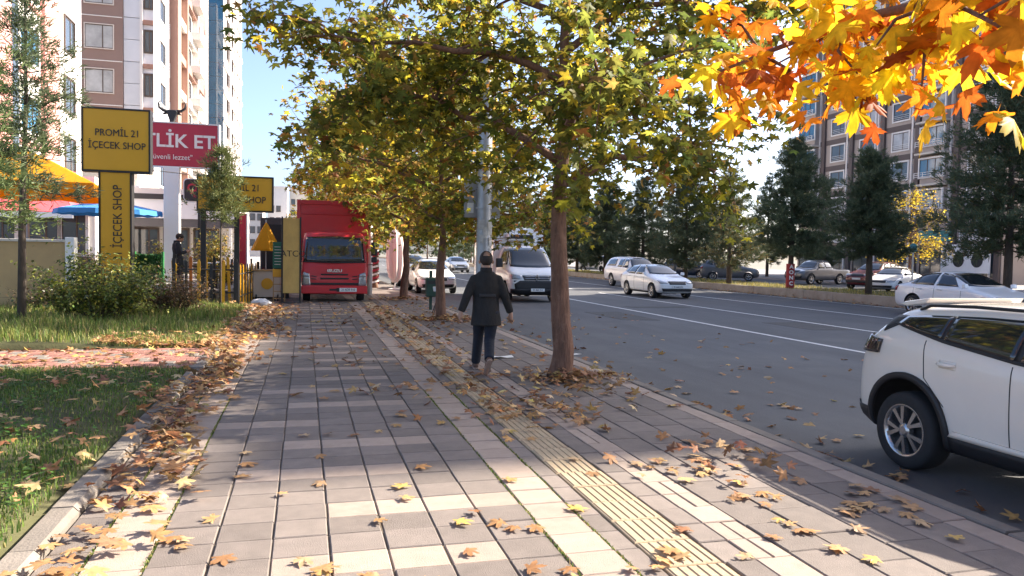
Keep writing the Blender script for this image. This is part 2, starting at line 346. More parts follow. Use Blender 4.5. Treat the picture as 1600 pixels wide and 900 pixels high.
# median and the far side
m_medk=M('median_kerb',(.33,.28,.22),.9,var=.25,scale=1.6,bump=.4,bscale=30,dirt=((.2,.13,.08),1.5,.5,.6))
kerb_med=tag(MB().box(21.95,26.6,-5,260,-.25,.16).build('median',m_earth),kind='structure')
mk=MB().box(0,.22,0,1.985,-.25,.26).mesh('kerb_stone',m_medk); fm=MB()
for i in range(130):
    y=-4+i*2
    if y<64: mobj('kerb_stone',mk,kerb_med,(21.74+random.uniform(-.01,.01),y,random.uniform(-.02,.01)))
    else: fm.box(21.74,21.96,y,y+1.985,-.25,.26)
tag(fm.build('kerb_stones_beyond',m_medk,kerb_med),kind='stuff')
sheet('service_road',26.6,38.2,-20,300,-.1,m_asph)
tag(MB().box(38.2,70,-20,300,-.3,.03).build('far_side_pavement',M('side_paving',(.27,.25,.24),.85,var=.15,scale=.7)),kind='structure')
# ---------------------------------------------------------------- trees
def bez(a,b,c,n): 
    a,b,c=map(np.array,(a,b,c)); t=np.linspace(0,1,n)[:,None]; return (1-t)**2*a+2*t*(1-t)*b+t*t*c
def plane_tree(loc,label,H=9,tr=.17,fork=2.6,rad=(3.6,2.8,3.3,3.6),cz=5.3,zmin=2.15,nl=8000,ls=.2,pal=None,w=None,tpl=T1,seed=1,lean=(0,0),limbs=12,keep=None,name='plane_tree',mat=None,zdense=1.0,pre=None):
    r=np.random.default_rng(seed); root=empty(name,loc,0,label,'tree','plane trees along the pavement')
    tp=bez((0,0,-.1),(lean[0]*.3,lean[1]*.3,fork),(lean[0],lean[1],H*.93),14)
    tp[1:-1,:2]+=r.normal(0,.025,(12,2)); rad_t=[tr*1.22,tr*1.08]+[tr*(1.0-.35*i/4) for i in range(4)]+[tr*.6*(1-i/8.5) for i in range(8)]
    tk=np.linspace(0,13,48); tq=np.array([np.interp(tk,np.arange(14),tp[:,j]) for j in range(3)]).T; rq=np.interp(tk,np.arange(14),rad_t); rq*=1+.16*np.exp(-np.maximum(0,tq[:,2])/.09)
    tm_=MB().tube(tq,rq,22); off=np.array([[math.sin(3*(i%22)*.2856+tq[min(47,i//22)][2]*2.1)*.035+math.sin(7*(i%22)*.2856-tq[min(47,i//22)][2]*5)*.018+rng.normal(0,.016)] for i in range(48*22)])
    vv=np.array(tm_.v); cc=np.repeat(tq,22,0); tm_.v=[tuple(p) for p in cc+(vv-cc)*(1+off)]
    tm_.build('trunk',m_bark,root,smooth=True)
    br=MB(); pts=[]; 
    rx0,ry0,ry1,rz=rad
    for i in range(limbs):
        u=i/(limbs-1); z0=fork+(H*.8-fork)*u**1.1; az=i*2.399+r.uniform(-.4,.4)
        k=np.clip(np.interp(z0,tp[:,2],np.arange(14)),0,13); b0=np.array([np.interp(k,np.arange(14),tp[:,j]) for j in range(3)])
        el=r.uniform(-.12,.3)+.55*u; d=np.array([math.cos(az)*rx0,math.sin(az)*(ry0 if math.sin(az)<0 else ry1),0]); 
        sc=(1-.45*max(0,u-.35))*r.uniform(.85,1.08); e=b0+d*sc; e[2]=max(zmin+.5,b0[2]+el*2.6+r.uniform(0,.6))
        mid=(b0+e)/2; mid[2]+=.55
        lp=bez(b0,mid,e,8); lp[1:,:]+=r.normal(0,.05,(7,3)); rr=tr*.5*(1-.35*u)
        br.tube(lp,[rr*(1-.82*j/7) for j in range(8)],7)
        for s in range(9):
            q=lp[min(7,2+int(s*.62))]; dd=np.array([math.cos(az),math.sin(az),0])*r.uniform(.1,1)+r.normal(0,.75,3)*np.array([1,1,.65]); dd[2]-=.15
            ln=r.uniform(.7,1.5); e2=q+dd/np.linalg.norm(dd)*ln; e2[2]=max(e2[2],zmin+r.uniform(0,.5))
            sp=bez(q,(q+e2)/2+np.array([0,0,.18]),e2+np.array([0,0,-.15]),5); br.tube(sp,[.022*(1-.75*j/4) for j in range(5)],5)
            pts+= [sp[1+j//2]+r.normal(0,.06,3) for j in range(8)]+[sp[4]]*2
            for t in range(3):
                e3=sp[2+t%3]+r.normal(0,.4,3)*np.array([1,1,.7])+np.array([0,0,-.12]); e3[2]=max(e3[2],zmin)
                br.tube([sp[2+t%3],(sp[2+t%3]+e3)/2+np.array([0,0,.05]),e3],[.009,.006,.003],4); pts+=[e3,e3*.5+sp[2+t%3]*.5,e3]
    br.build('branch',m_bark,root,smooth=True)
    pts=np.array(pts); p=pts[r.integers(0,len(pts),nl)]+r.normal(0,.17,(nl,3))*np.array([1,1,.85])
    p[:,2]-=.06
    if pre is not None: p=np.vstack([p,pre])
    if keep is not None: p=p[keep(p)]
    p=p[p[:,2]>zmin-.35]; n=len(p)
    sz=np.clip(r.normal(ls,ls*.22,n),ls*.5,ls*1.5)
    mobj('crown',scatter('crown',tpl,p,rotmats(n,'any',r),sz,pickcols(n,pal,w,.2,r),mat or m_leaf),root)
    return root
PAL=[(.18,.195,.04),(.30,.28,.045),(.11,.14,.035),(.52,.41,.04),(.36,.22,.065),(.40,.18,.05)]
plane_tree((3.29,9.7,0),'nearest whole plane tree with reddish trunk beside the walking man',9.4,.128,2.55,(3.5,2.5,3.2,3.6),5.3,2.25,17500,.205,PAL,[36,30,14,10,6,2],T1,3,(.05,.1),14)
plane_tree((3.27,18.6,0),'plane tree with slim grey trunk next to the litter bin',6.3,.115,2.2,(3.3,2.7,2.9,3.0),4.3,1.95,9500,.225,PAL,[28,28,10,14,14,4],T0,8,(-.1,0),13)
plane_tree((3.34,26.8,0),'plane tree with thin leaning trunk right of the red truck',8.2,.125,2.3,(3.5,3.2,3.2,3.6),5.2,2.1,14000,.25,PAL,[22,24,8,18,22,8],T0,12,(.3,0),13)
plane_tree((3.1,35.5,0),'plane tree whose trunk is wound with red and white ribbon',10,.13,2.4,(3.6,3.3,3.3,3.6),5.5,2.3,10000,.28,PAL,[20,24,8,18,22,8],T0,15,(.2,0),12)
for i,(x,y) in enumerate([(3.2,44.5),(3.2,53),(3.2,62),(3.2,72)]):
    plane_tree((x,y,0),['plane tree just past the ribbon-wound tree','second plane tree past the ribbon-wound tree','third plane tree past the ribbon-wound tree','farthest plane tree of the pavement row'][i],9.5,.14,2.4,(3.6,3.3,3.3,3.6),5.5,2.2,4500,.38,PAL,[24,24,10,16,18,4],T0,30+i,(.1,0),10)
# the tree over the camera: crown above the frame, one orange bough reaching into it
OP=[(.82,.46,.02),(.70,.24,.02),(.52,.13,.02),(.85,.58,.03),(.36,.09,.02)]
root=plane_tree((3.7,.6,0),'plane tree with orange and yellow leaves overhanging the corner above the white parked car',8.5,.17,2.7,(2.8,2.6,1.4,3.2),5.4,3.3,3800,.21,OP,[20,25,25,20,10],T2,21,(0,-.2),10,
   keep=lambda p:(p[:,1]<1.0)&(p[:,2]>2.7),name='plane_tree',mat=m_orange)
def bough():
    r=np.random.default_rng(5); mb=MB(); P=[];S_=[]
    L0=Vector(root.location)
    A=lambda *p:np.array(p)
    # bough axis and twigs, in metres
    main=[(3.6,.65,2.75),(2.9,1.3,2.78),A(1.996,1.712,2.426),A(1.999,2.070,2.467),A(1.940,2.451,2.509),A(1.832,2.858,2.471),A(1.702,3.187,2.417)]
    tw=[[A(1.999,2.070,2.467),A(1.918,2.068,2.296),A(1.897,2.052,2.179)],[A(1.940,2.451,2.509),A(2.034,2.371,2.312),A(2.033,2.340,2.180)],[A(1.940,2.451,2.509),A(1.878,2.585,2.445),A(1.818,2.766,2.397)],[A(1.999,2.070,2.467),A(1.837,1.721,2.273),A(1.853,1.654,2.196)],
        [A(1.940,2.451,2.509),A(1.837,2.383,2.367),A(1.870,2.319,2.276)],[A(1.996,1.712,2.426),A(1.778,1.612,2.319),A(1.695,1.648,2.264)],[A(1.832,2.858,2.471),A(1.797,2.957,2.614),A(1.720,3.093,2.700)],[A(1.832,2.858,2.471),A(1.826,2.648,2.358),A(1.782,2.686,2.326)],[A(1.999,2.070,2.467),A(1.835,2.105,2.400),A(1.745,2.080,2.304)]]
    mb.tube([tuple(p) for p in main],[.05,.04,.03,.02,.014,.009,.004],7)
    for t in tw: mb.tube([tuple(p) for p in t],[.009,.006,.003],5)
    for a,b,n in [(2,3,18),(3,4,26),(4,5,27),(5,6,18)]:
        for k in range(n): u=r.uniform(); P.append(np.array(main[a])*(1-u)+np.array(main[b])*u+r.normal(0,.1,3))
    for t in tw:
        for k in range(17): u=r.uniform(0,1.9); i=int(u); f=u-i; P.append(t[i]*(1-f)+t[i+1]*f+r.normal(0,.085,3))
    P=np.array(P); n=len(P)
    mb2=MB(); mb2.v=[(v[0]-L0.x,v[1]-L0.y,v[2]-L0.z) for v in mb.v]; mb2.f=mb.f; mb2.m=mb.m
    mb2.build('bough',m_bark,root,smooth=True)
    P[:,2]-=.03
    sz=np.clip(r.normal(.172,.035,n),.10,.25)
    mobj('bough_leaves',scatter('bough_leaves',T2,P-np.array(L0),rotmats(n,'any',r,down=.9),sz,pickcols(n,OP,[32,22,13,26,7],.15,r),m_orange),root)
bough()
# ---------------------------------------------------------------- pines
def pine(loc,label,H=7,R=1.9,z0=1.2,nb=60,dense=22,seed=1,blade=.17,lean=0,col=((.075,.115,.068),(.135,.165,.085)),tr=.13,warm=0,name='pine_tree',group='pines on the median',ragged=.25,tipup=.25,thin=.07):
    r=np.random.default_rng(seed); root=empty(name,loc,0,label,'tree',group)
    MB().tube([(0,0,-.2),(lean*.3,0,H*.35),(lean,.05,H*.7),(lean*1.1,0,H)],[tr*1.2,tr*.9,tr*.5,.015],9).build('trunk',m_bark2,root,smooth=True)
    br=MB(); pos=[];dirs=[]
    for i in range(nb):
        u=(i+.5)/nb; z=z0+(H-z0)*u; az=i*2.399+r.normal(0,.3); prof=(1-u)**.75*(.55+.45*min(1,u*5)); L=R*prof*r.uniform(1-ragged*1.6,1+ragged)+.25
        el=-.1+.55*u+r.normal(0,.12); d=np.array([math.cos(az)*math.cos(el),math.sin(az)*math.cos(el),math.sin(el)])
        b0=np.array([lean*min(1,z/H/.7),0,z]); e=b0+d*L; e[2]+=tipup*L*.4; pth=bez(b0,(b0+e)/2+np.array([0,0,-.12*L]),e,6)
        br.tube(pth,[tr*.25*(1-.85*j/5)*(1-.5*u)+.004 for j in range(6)],4,caps=False)
        m=max(5,int(dense*L/R*1.6))
        t=r.uniform(.22,1.02,m); side=r.normal(0,.17*L**.5,(m,3))*np.array([1,1,.55])*(t[:,None]+.2)
        pp=np.array([np.interp(t*5,np.arange(6),pth[:,j]) for j in range(3)]).T+side
        pos.append(pp); dd=d[None]*.7+side/(np.linalg.norm(side,axis=1)[:,None]+.01)*.5+np.array([0,0,.35]); dirs.append(dd)
    br.build('branch',m_bark2,root)
    pos=np.vstack(pos); dirs=np.vstack(dirs); K=16; n=len(pos)
    P=np.repeat(pos,K,0); D=np.repeat(dirs,K,0)+r.normal(0,.55,(n*K,3)); D/=np.linalg.norm(D,axis=1)[:,None]
    P=P+r.normal(0,.05,P.shape); side=np.cross(D,r.normal(0,1,D.shape)); side/=np.linalg.norm(side,axis=1)[:,None]
    ln=blade*r.uniform(.7,1.3,(n*K,1)); wd=ln*thin+.0035
    V=np.stack([P-side*wd,P+side*wd,P+D*ln],1).reshape(-1,3); F_=np.arange(len(V)).reshape(-1,3)
    c=np.array(col[0])+(np.array(col[1])-np.array(col[0]))*r.uniform(0,1,(n*K,1)); 
    if warm: wm=r.uniform(0,1,(n*K,1))<warm; c=np.where(wm,np.array([[.22,.17,.06]]),c)
    mobj('needles',nmesh('needles',V,F_,3,m_needle,np.repeat(c,3,0)),root); return root
PN=[((23.3,21.0,.16),'tallest dark pine behind the white sedan at the frame edge',8.8,2.5,1.9,.05),((23.2,27.6,.16),'dark pine between the red car and the white sedan',6.0,1.55,1.75,0),
 ((23.7,33.8,.16),'dark conical pine with the red wrapped trunk',7.4,1.9,1.7,0),((23.1,38.6,.16),'sunlit sparse pine above the yellow grass',6.4,2.0,.9,.32),((23.5,44.5,.16),'dark pine behind the white hatchback',7.2,2.2,1.0,.05),
 ((23.3,50.5,.16),'dark pine behind the white canopy pickup',7.0,2.3,1.0,.03),((23.2,57.4,.16),'dark pine right of the near plane trunk',7.2,2.4,1.0,.03),((23.4,64.5,.16),'dark median pine between plane trunk and white box van',7.0,2.3,1.0,0),
 ((23.2,72,.16),'median pine seen just past the white box van roof',7.4,2.4,1.0,0)]
for i,(l,lab,h,r_,z0,wm) in enumerate(PN): pine(l,lab,h,r_,z0,int(h*13),30 if i!=3 else 15,40+i,.2 if i<6 else .26,random.uniform(-.1,.1),warm=wm,ragged=.3 if i!=3 else .45)
for i,y in enumerate([80,88,97,107,118,130]): pine((23.3,y,.16),'%s far pine of the receding median row past the box van'%['first','second','third','fourth','fifth','sixth'][i],7+random.uniform(-.6,.8),2.5,.9,34,18,60+i,.34,group='far median pines')
for i,(x,y,h) in enumerate([(41,54,8.2),(41,62,9),(40.5,71,8.5),(41,82,9),(41,95,9)]):
    pine((x,y,0),['dark pine past the parked dark pickup','dark pine past the grey parked car','dark pine past the parked blue car','far pine past the white canopy pickup','farthest pine on the far pavement'][i],h,2.5,1.4,44,20,80+i,.3,group='pines on the far pavement')
# left lot: a sparse pine and a sapling
pine((-5.35,17.0,.05),'sparse pine with bare lower trunk in front of the tan wall',6.4,.95,2.7,44,13,91,.15,.1,((.10,.14,.08),(.17,.20,.10)),.07,name='pine_tree',group='pines on the lawn',thin=.05,ragged=.5)
pine((-2.13,21.4,.05),'thin pine sapling in front of the second yellow sign',4.15,.40,2.35,30,8,92,.14,.03,((.12,.15,.05),(.2,.22,.08)),.03,name='pine_tree',group='pines on the lawn',thin=.05,ragged=.3)
pine((-5.35,14.3,.05),'pine at the picture edge, its green boughs beside the tan wall',5.4,1.3,1.9,44,15,93,.15,-.1,((.10,.15,.05),(.16,.21,.08)),.07,group='pines on the lawn',thin=.05,ragged=.4)
# yellow broadleaf tree on the far side, and dark crowns far down the street
YP=[(.55,.40,.03),(.45,.30,.03),(.3,.26,.04),(.6,.46,.05)]
plane_tree((36.6,40.0,0),'yellow-leaved young tree between the dark pines',5.8,.09,1.7,(1.5,1.5,1.5,2),3.4,1.6,2600,.16,YP,[4,3,2,2],T0,70,(0,0),9,name='yellow_tree')['group']='trees on the far side'
FP=[(.03,.05,.022),(.05,.075,.03),(.07,.085,.03)]
for i,(x,y,h) in enumerate([(38.5,66,7),(40,104,10),(18,150,10),(12,165,9),(5,170,10),(24,155,11),(32,150,11),(-1,185,10)]):
    t=plane_tree((x,y,0),['bare-looking grey-green tree behind the parked grey car','round dark tree on the far pavement behind the pines','round dark tree closing the street behind the silver car','round dark tree closing the street over the white car','round dark tree closing the street beside the plane trunk','tall dark tree closing the street by the lamp pole','tall dark tree closing the street behind the van','dark tree closing the street behind the truck'][i],h,.16,1.8,(4.2,4.2,4.2,3.6),h*.6,1.0,1900,.62,FP,[3,4,2],T0,100+i,(0,0),10,name='broadleaf_tree'); t['group']='trees closing the street'
# ---------------------------------------------------------------- bush, grass, fallen leaves
def bush(loc,label,rx,ry,h,n,ls,pal,w,seed,dens=1):
    r=np.random.default_rng(seed); root=empty('bush',loc,0,label,'bush','bushes on the lawn'); st=MB(); P=[]
    for i in range(70):
        az=r.uniform(0,6.28); k=r.uniform(.15,1)**.6; e=np.array([math.cos(az)*rx*k,math.sin(az)*ry*k,h*r.uniform(.45,1.05)*(1-.45*k*k)]); b=np.array([e[0]*.25,e[1]*.25,0])
        pth=bez(b,(b*.6+e*.4)+np.array([0,0,.25]),e,6); st.tube(pth,[.012,.010,.008,.006,.004,.002],4,caps=False)
        for q in range(5):
            e2=pth[2+q%4]+r.normal(0,.2,3); st.tube([pth[2+q%4],e2],[.004,.002],3,caps=False); P+=[e2,(e2+pth[2+q%4])/2,pth[2+q%4]]
    st.build('stem',m_bark2,root); P=np.array(P); p=P[r.integers(0,len(P),n)]+r.normal(0,.075,(n,3)); p=p[p[:,2]>.03]; n=len(p)
    tv=np.array([[0,0,0],[.3,.45,.06],[0,1,-.05],[-.3,.45,.06]])*1.; tf=np.array([[0,1,2],[0,2,3]])
    mobj('foliage',scatter('foliage',[(tv,tf)],p,rotmats(n,'any',r,down=.1),np.clip(r.normal(ls,ls*.25,n),ls*.4,ls*2),pickcols(n,pal,w,.2,r),m_shrub),root)
bush((-4.25,18.3,.03),'big leafy green bush below the tall yellow pylon sign',1.45,1.1,1.75,9500,.075,[(.12,.17,.04),(.24,.28,.06),(.42,.40,.07),(.06,.10,.03)],[4,4,3,2],1)
bush((-3.0,19.6,.03),'brownish dry bush between the green bush and the picket fence',.85,.8,1.15,3600,.06,[(.2,.12,.06),(.28,.17,.08),(.12,.11,.04)],[4,3,3],2)
bush((-5.6,20.2,.03),'low dry brown shrub at the foot of the tan wall',1.0,.6,.8,2400,.06,[(.24,.16,.08),(.15,.12,.05),(.1,.12,.04)],[4,3,3],3)
def grass(name,label,area,n,h0,h1,pal,w,seed,zf=None,clump=0):
    r=np.random.default_rng(seed); x=r.uniform(area[0],area[1],n); y=r.uniform(area[2],area[3],n)
    z=np.array([zf(a,b) for a,b in zip(x,y)]); P=np.column_stack([x,y,z]); 
    g=.5+.5*np.sin(x*2.1+1.3*np.sin(y*1.7))*np.sin(y*2.6+x); k=r.uniform(0,1,n)<(.35+.65*g); P=P[k]; g=g[k]; n=len(P)
    ln=(h0+(h1-h0)*r.uniform(0,1,n)*(.4+.6*g))[:,None]; az=r.uniform(0,6.28,n); t=r.normal(0,.45,n)[:,None]; D=np.column_stack([np.cos(az),np.sin(az),np.zeros(n)])
    s=np.column_stack([-np.sin(az),np.cos(az),np.zeros(n)])*(.004+.012*ln); up=np.array([[0,0,1.]])
    m=P+up*ln*.6+D*ln*t*.25; tip=P+up*ln*.95+D*ln*t
    V=np.stack([P-s,P+s,m-s*.7,m+s*.7,tip],1).reshape(-1,3); b=np.arange(n)[:,None,None]*5; F_=(np.array([[0,1,3],[0,3,2],[2,3,4]])[None]+b).reshape(-1,3)
    tag(mobj(name,nmesh(name,V,F_,3,m_grass,np.repeat(pickcols(n,pal,w,.22,r),5,0))),label,'grass',kind='stuff')
GP=[(.10,.17,.035),(.17,.235,.05),(.28,.27,.08),(.40,.33,.15)]
grass('grass','short green grass with clover beside the near kerb',(-6.2,-1.475,3.0,10.9),60000,.02,.075,GP,[6,4,1,.4],1,lawn_h)
grass('grass','longer sunlit grass beyond the brick path',(-9,-1.5,13.3,23.5),52000,.06,.26,GP,[3,5,3,1.5],2,lawn_h)
grass('grass','thin dry grass on the median',(21.98,26.5,14,75),42000,.05,.22,[(.16,.17,.05),(.36,.31,.08),(.1,.12,.03),(.5,.4,.1)],[3,3,2,2],3,lambda x,y:.16)
for x_ in (1.665,1.367,-.775,-1.08): grass('grass','tiny moss and grass tufts in the joint of the light paving strip at %.2f m'%(x_+5) if False else {1.665:'moss in the joint beside the tactile strip',1.367:'moss in the joint along the light paving band',-.775:'moss in the joint by the lawn side border',-1.08:'moss in the outermost joint by the kerb'}[x_],(x_-.008,x_+.008,3.3,9),1500,.006,.026,GP,[5,3,3,2],50+int(x_*10+20),lambda x,y:-.006)
def clover():
    r=np.random.default_rng(9); n=9000; c=r.uniform([-5.5,3.4],[-1.55,10.7],(240,2)); p=c[r.integers(0,240,n)]+r.normal(0,.13,(n,2)); p=p[p[:,0]<-1.52]; n=len(p)
    z=np.array([lawn_h(a,b) for a,b in p])+r.uniform(.02,.09,n); tv=np.array([[0,0,0],[.5,.5,.1],[0,1,0],[-.5,.5,.1]]); tf=np.array([[0,1,2],[0,2,3]])
    tag(mobj('ground_cover',scatter('ground_cover',[(tv,tf)],np.column_stack([p,z]),rotmats(n,'flat',r),np.clip(r.normal(.032,.01,n),.012,.06),pickcols(n,[(.07,.15,.03),(.1,.2,.04),(.05,.1,.03)],[3,2,2],.2,r),m_grass)),'low green clover among the grass by the kerb','ground cover',kind='stuff')
clover()
# individual fallen leaves
LM=[]
for tv,tf in TD: 
    me=nmesh('fallen_leaf',tv,tf,3,m_dry); LM.append(me)
rl=np.random.default_rng(33)
def on_lawn(x,y): return x<-1.47 and not (10.9<y<13.2)
def leaf_obj(x,y,lab,grp,lift=0,sz=None):
    o=mobj('fallen_leaf',LM[rl.integers(0,6)],None,(x,y,(lawn_h(x,y)+.06 if on_lawn(x,y) else .022)+lift)); s=sz or float(np.clip(rl.normal(.165,.028),.1,.23)); o.scale=(s,s,s*rl.uniform(.35,1.0))
    o.rotation_euler=(rl.normal(0,.10),rl.normal(0,.10),rl.uniform(0,6.28)); return tag(o,lab,'leaf',grp)
pts=[]
for k in range(118):
    y=3.55+(rl.uniform()**1.35)*8.5; x=rl.uniform(-.75,3.95); pts.append((x,y))
for (cx,cy,n,s) in [(3.35,4.45,12,.33),(2.7,5.5,10,.3),(2.1,4.0,0,.2),(1.35,3.6,3,.12),(.3,3.9,4,.12),(.0,3.75,3,.1),(3.75,3.9,6,.2),(3.0,3.7,7,.25)]:
    for k in range(n): pts.append((rl.normal(cx,s),rl.normal(cy,s)))
for x,y in pts: leaf_obj(min(4.0,x),y,'single dry plane leaf lying loose on the paving','loose leaves on the paving')
for k in range(80): leaf_obj(rl.uniform(-1.36,-.85)+.12*rl.normal(),4.0+5.5*rl.uniform()**1.2,'curled dry leaf in the drift along the lawn kerb','leaves drifted along the lawn kerb',rl.uniform(.0,.06))
for k in range(52): leaf_obj(rl.uniform(-4.2,-1.6),4.6+6*rl.uniform(),'dry brown leaf lying on the grass by the kerb','leaves on the grass')
for k in range(16): 
    o=leaf_obj(rl.uniform(4.4,7.5),rl.uniform(5,11),'pale dry leaf lying on the asphalt near the kerb','leaves on the road'); o.location.z=-.095
# the uncountable drifts
def drift():
    P=[];r=rl
    def add(x,y,z): P.append((x,y,z))
    for k in range(1450):
        y=5+18*r.uniform()**.85; wdt=.16+.16*math.sin(y*.9)**2+.3*max(0,min(1,(y-12)/8)); x=-1.12+.10*math.sin(y*1.3)+r.normal(0,wdt*.75); 
        zz=.02+abs(r.normal(0,.05))+(.06 if x<-1.3 else 0); add(x,y,zz)
    for (bx,by,n,s) in [(3.35,9.5,210,.36),(3.3,18.4,180,.45),(3.3,26.6,110,.5),(2.9,8.3,55,.5),(2.3,7.4,75,.5),(3.3,5.4,40,.45),(1.2,8.8,25,.5)]:
        for k in range(n): a=r.normal(0,s); b=r.normal(0,s*.8); add(bx+a,by+b,.02+abs(r.normal(0,.03))+.08*max(0,1-math.hypot(a,b)/s))
    for k in range(330): y=7.2+16*r.uniform(); add(r.normal(2.05,.24),y,.02+abs(r.normal(0,.01)))
    for k in range(420): y=11+14*r.uniform(); add(r.uniform(-.8,4.0),y,.02)
    for k in range(380): x=r.uniform(-3.2,-1.4); y=13.2+1.3*abs(r.normal(0,.6)); add(x,y,lawn_h(x,y)+.08)
    for k in range(230): x=r.uniform(-6,-1.4); y=r.uniform(10.9,13.2); add(x,y,.055)
    for k in range(170): add(4.22+abs(r.normal(0,.3)),3+22*r.uniform(),-.1+abs(r.normal(0,.01)))
    for k in range(140): add(r.uniform(4.4,9.5),4+18*r.uniform(),-.105)
    for k in range(260): x=r.uniform(-6,-1.5); y=r.uniform(4,10.8); add(x,y,lawn_h(x,y)+.05)
    for k in range(500): add(21.6-abs(r.normal(0,.12)),20+45*r.uniform(),-.1+abs(r.normal(0,.04)))
    P=np.array(P); n=len(P)
    tag(mobj('leaf_litter',scatter('leaf_litter',T1+TD[:2],P,rotmats(n,'flat',r)@rotmats(n,'flat',r),np.clip(r.normal(.165,.03,n),.09,.24),pickcols(n,DRY,[3,3,4,2,4,2,3,1],.2,r),m_drya)),'drifts of dry brown plane leaves along kerbs and tree feet','leaf litter',kind='stuff')
drift()
# ---------------------------------------------------------------- buildings
ROT={'S':0,'E':math.pi/2,'W':-math.pi/2}
def wpos(side,face,u,z): return (u,face,z) if side=='S' else (face,u,z)
_wm={}
m_frw=M('frame_white',(.75,.74,.72),.5,var=.04); m_frb=M('frame_brown',(.10,.07,.055),.5,var=.1); m_sur=M('surround',(.66,.58,.52),.7,var=.05)
m_curt=M('curtain_pane',(.42,.42,.42),.12,var=.35,scale=.9,spec=.7)
def window(parent,side,face,u,z,w,h,style='w',pane=None,name='window'):
    "u,z: lower middle. a frame with surround and mullions; its pane is a sub-part"
    pane=pane or m_wpane; k=(round(w,2),round(h,2),style,pane.name)
    if k not in _wm:
        mb=MB(); t=.13 if style in('w','s') else .06; d=.09
        for a,b,c,e in [(-w/2-t,-w/2,-t,h+t),(w/2,w/2+t,-t,h+t)]: mb.box(a,b,-d,.03,c,e,0)
        for c,e in [(-t,0),(h,h+t)]: mb.box(-w/2,w/2,-d,.03,c,e,0)
        n=3 if w>2 else 2
        for i in range(n+1):
            x=-w/2+w*i/n*(1 if n==3 or i!=1 else 1.25); x=min(x,w/2); mb.box(max(-w/2,x-.03),min(w/2,x+.03),-.045,.02,.0,h,1)
        mb.box(-w/2,w/2,-.04,.02,h-.06,h,1); mb.box(-w/2,w/2,-.04,.02,0,.06,1)
        if style=='s':
            for q in range(3): mb.box(-w/2,w/2,-.12,-.10,.12+q*.16,.145+q*.16,0)
        _wm[k]=(mb.mesh('window',[m_sur if style=='s2' else m_frw if style in 'ws' else m_frb, m_frb if style!='w2' else m_frw]),MB().box(-w/2,w/2,-.018,0,0.01,h-.01).mesh('pane',pane))
    o=mobj(name,_wm[k][0],parent,wpos(side,face,u,z)); o.rotation_euler=(0,0,ROT[side]); p=mobj('pane',_wm[k][1],o); return o
_bm={}
def balcony(parent,side,face,u,z,w,d=1.2,mat=None,glass=False):
    k=(round(w,2),d,(mat or m_cream).name,glass)
    if k not in _bm:
        s=MB().box(-w/2,w/2,-d,.02,-.16,.0,0); 
        if not glass: s.box(-w/2,w/2,-d,-d+.1,0,.5,0); s.box(-w/2,-w/2+.1,-d+.1,0,0,.5,0); s.box(w/2-.1,w/2,-d+.1,0,0,.5,0)
        r=MB()
        for q in range(3): r.box(-w/2,w/2,-d+.03,-d+.07,.62+q*.17,.66+q*.17)
        for q in range(int(w/.9)+1): x=-w/2+.03+(w-.06)*q/int(w/.9); r.box(x-.02,x+.02,-d+.025,-d+.075,.5,1.0)
        _bm[k]=(s.mesh('balcony',mat or m_cream),r.mesh('railing',m_frw))
    o=mobj('balcony',_bm[k][0],parent,wpos(side,face,u,z)); o.rotation_euler=(0,0,ROT[side]); mobj('railing',_bm[k][1],o); return o
def bld(name,label,group='apartment blocks'): return empty(name,(0,0,0),0,label,'building',group)
def wallbox(root,x0,x1,y0,y1,z0,z1,mat,name='wall',bevel=0): return MB().box(x0,x1,y0,y1,z0,z1).build(name,mat,root,bevel=bevel)
m_brown=M('brown_render',(.28,.185,.155),.8,var=.06,scale=.7); m_pink=M('pink_render',(.60,.27,.24),.75,var=.07,scale=.6); m_bright=M('white_render',(.74,.70,.66),.8,var=.06,scale=.5)
m_beige=M('beige_render',(.66,.59,.52),.8,var=.08,scale=.5); m_terr=M('terracotta',(.36,.20,.15),.75,var=.08,scale=.8); m_stone=M('stone_panel',(.55,.50,.46),.6,var=.1,scale=.8,objvar=.06)
m_wpanel=M('white_panel',(.62,.63,.67),.35,var=.05,scale=.8,objvar=.05)
# 1 pink and white block, street face at X=-19.5
b=bld('apartment_building','white and pink apartment block with tilted blue windows beside the yellow umbrella')
wallbox(b,-26,-12,32.5,47.8,4.61,25,m_bright)
for y0,y1 in [(33.6,36.7),(40.95,43.15)]: wallbox(b,-12.02,-11.8,y0,y1,4.62,25,m_pink,'pilaster')
wallbox(b,-12.02,-11.9,36.85,37.75,4.62,25,m_wpane,'glass_strip')
for f in range(6):
    z=5.55+f*3.1
    window(b,'E',-12,39.3,z+1.2,2.4,1.55,'w',m_bglass); window(b,'E',-12,45.45,z,1.7,1.75,'b',m_wpane)
    wallbox(b,-12.02,-11.88,37.95,40.8,z+.55,z+.75,m_pink,'string_course')
wallbox(b,-26.2,-11.7,32.3,48,25,25.4,m_bright,'parapet')
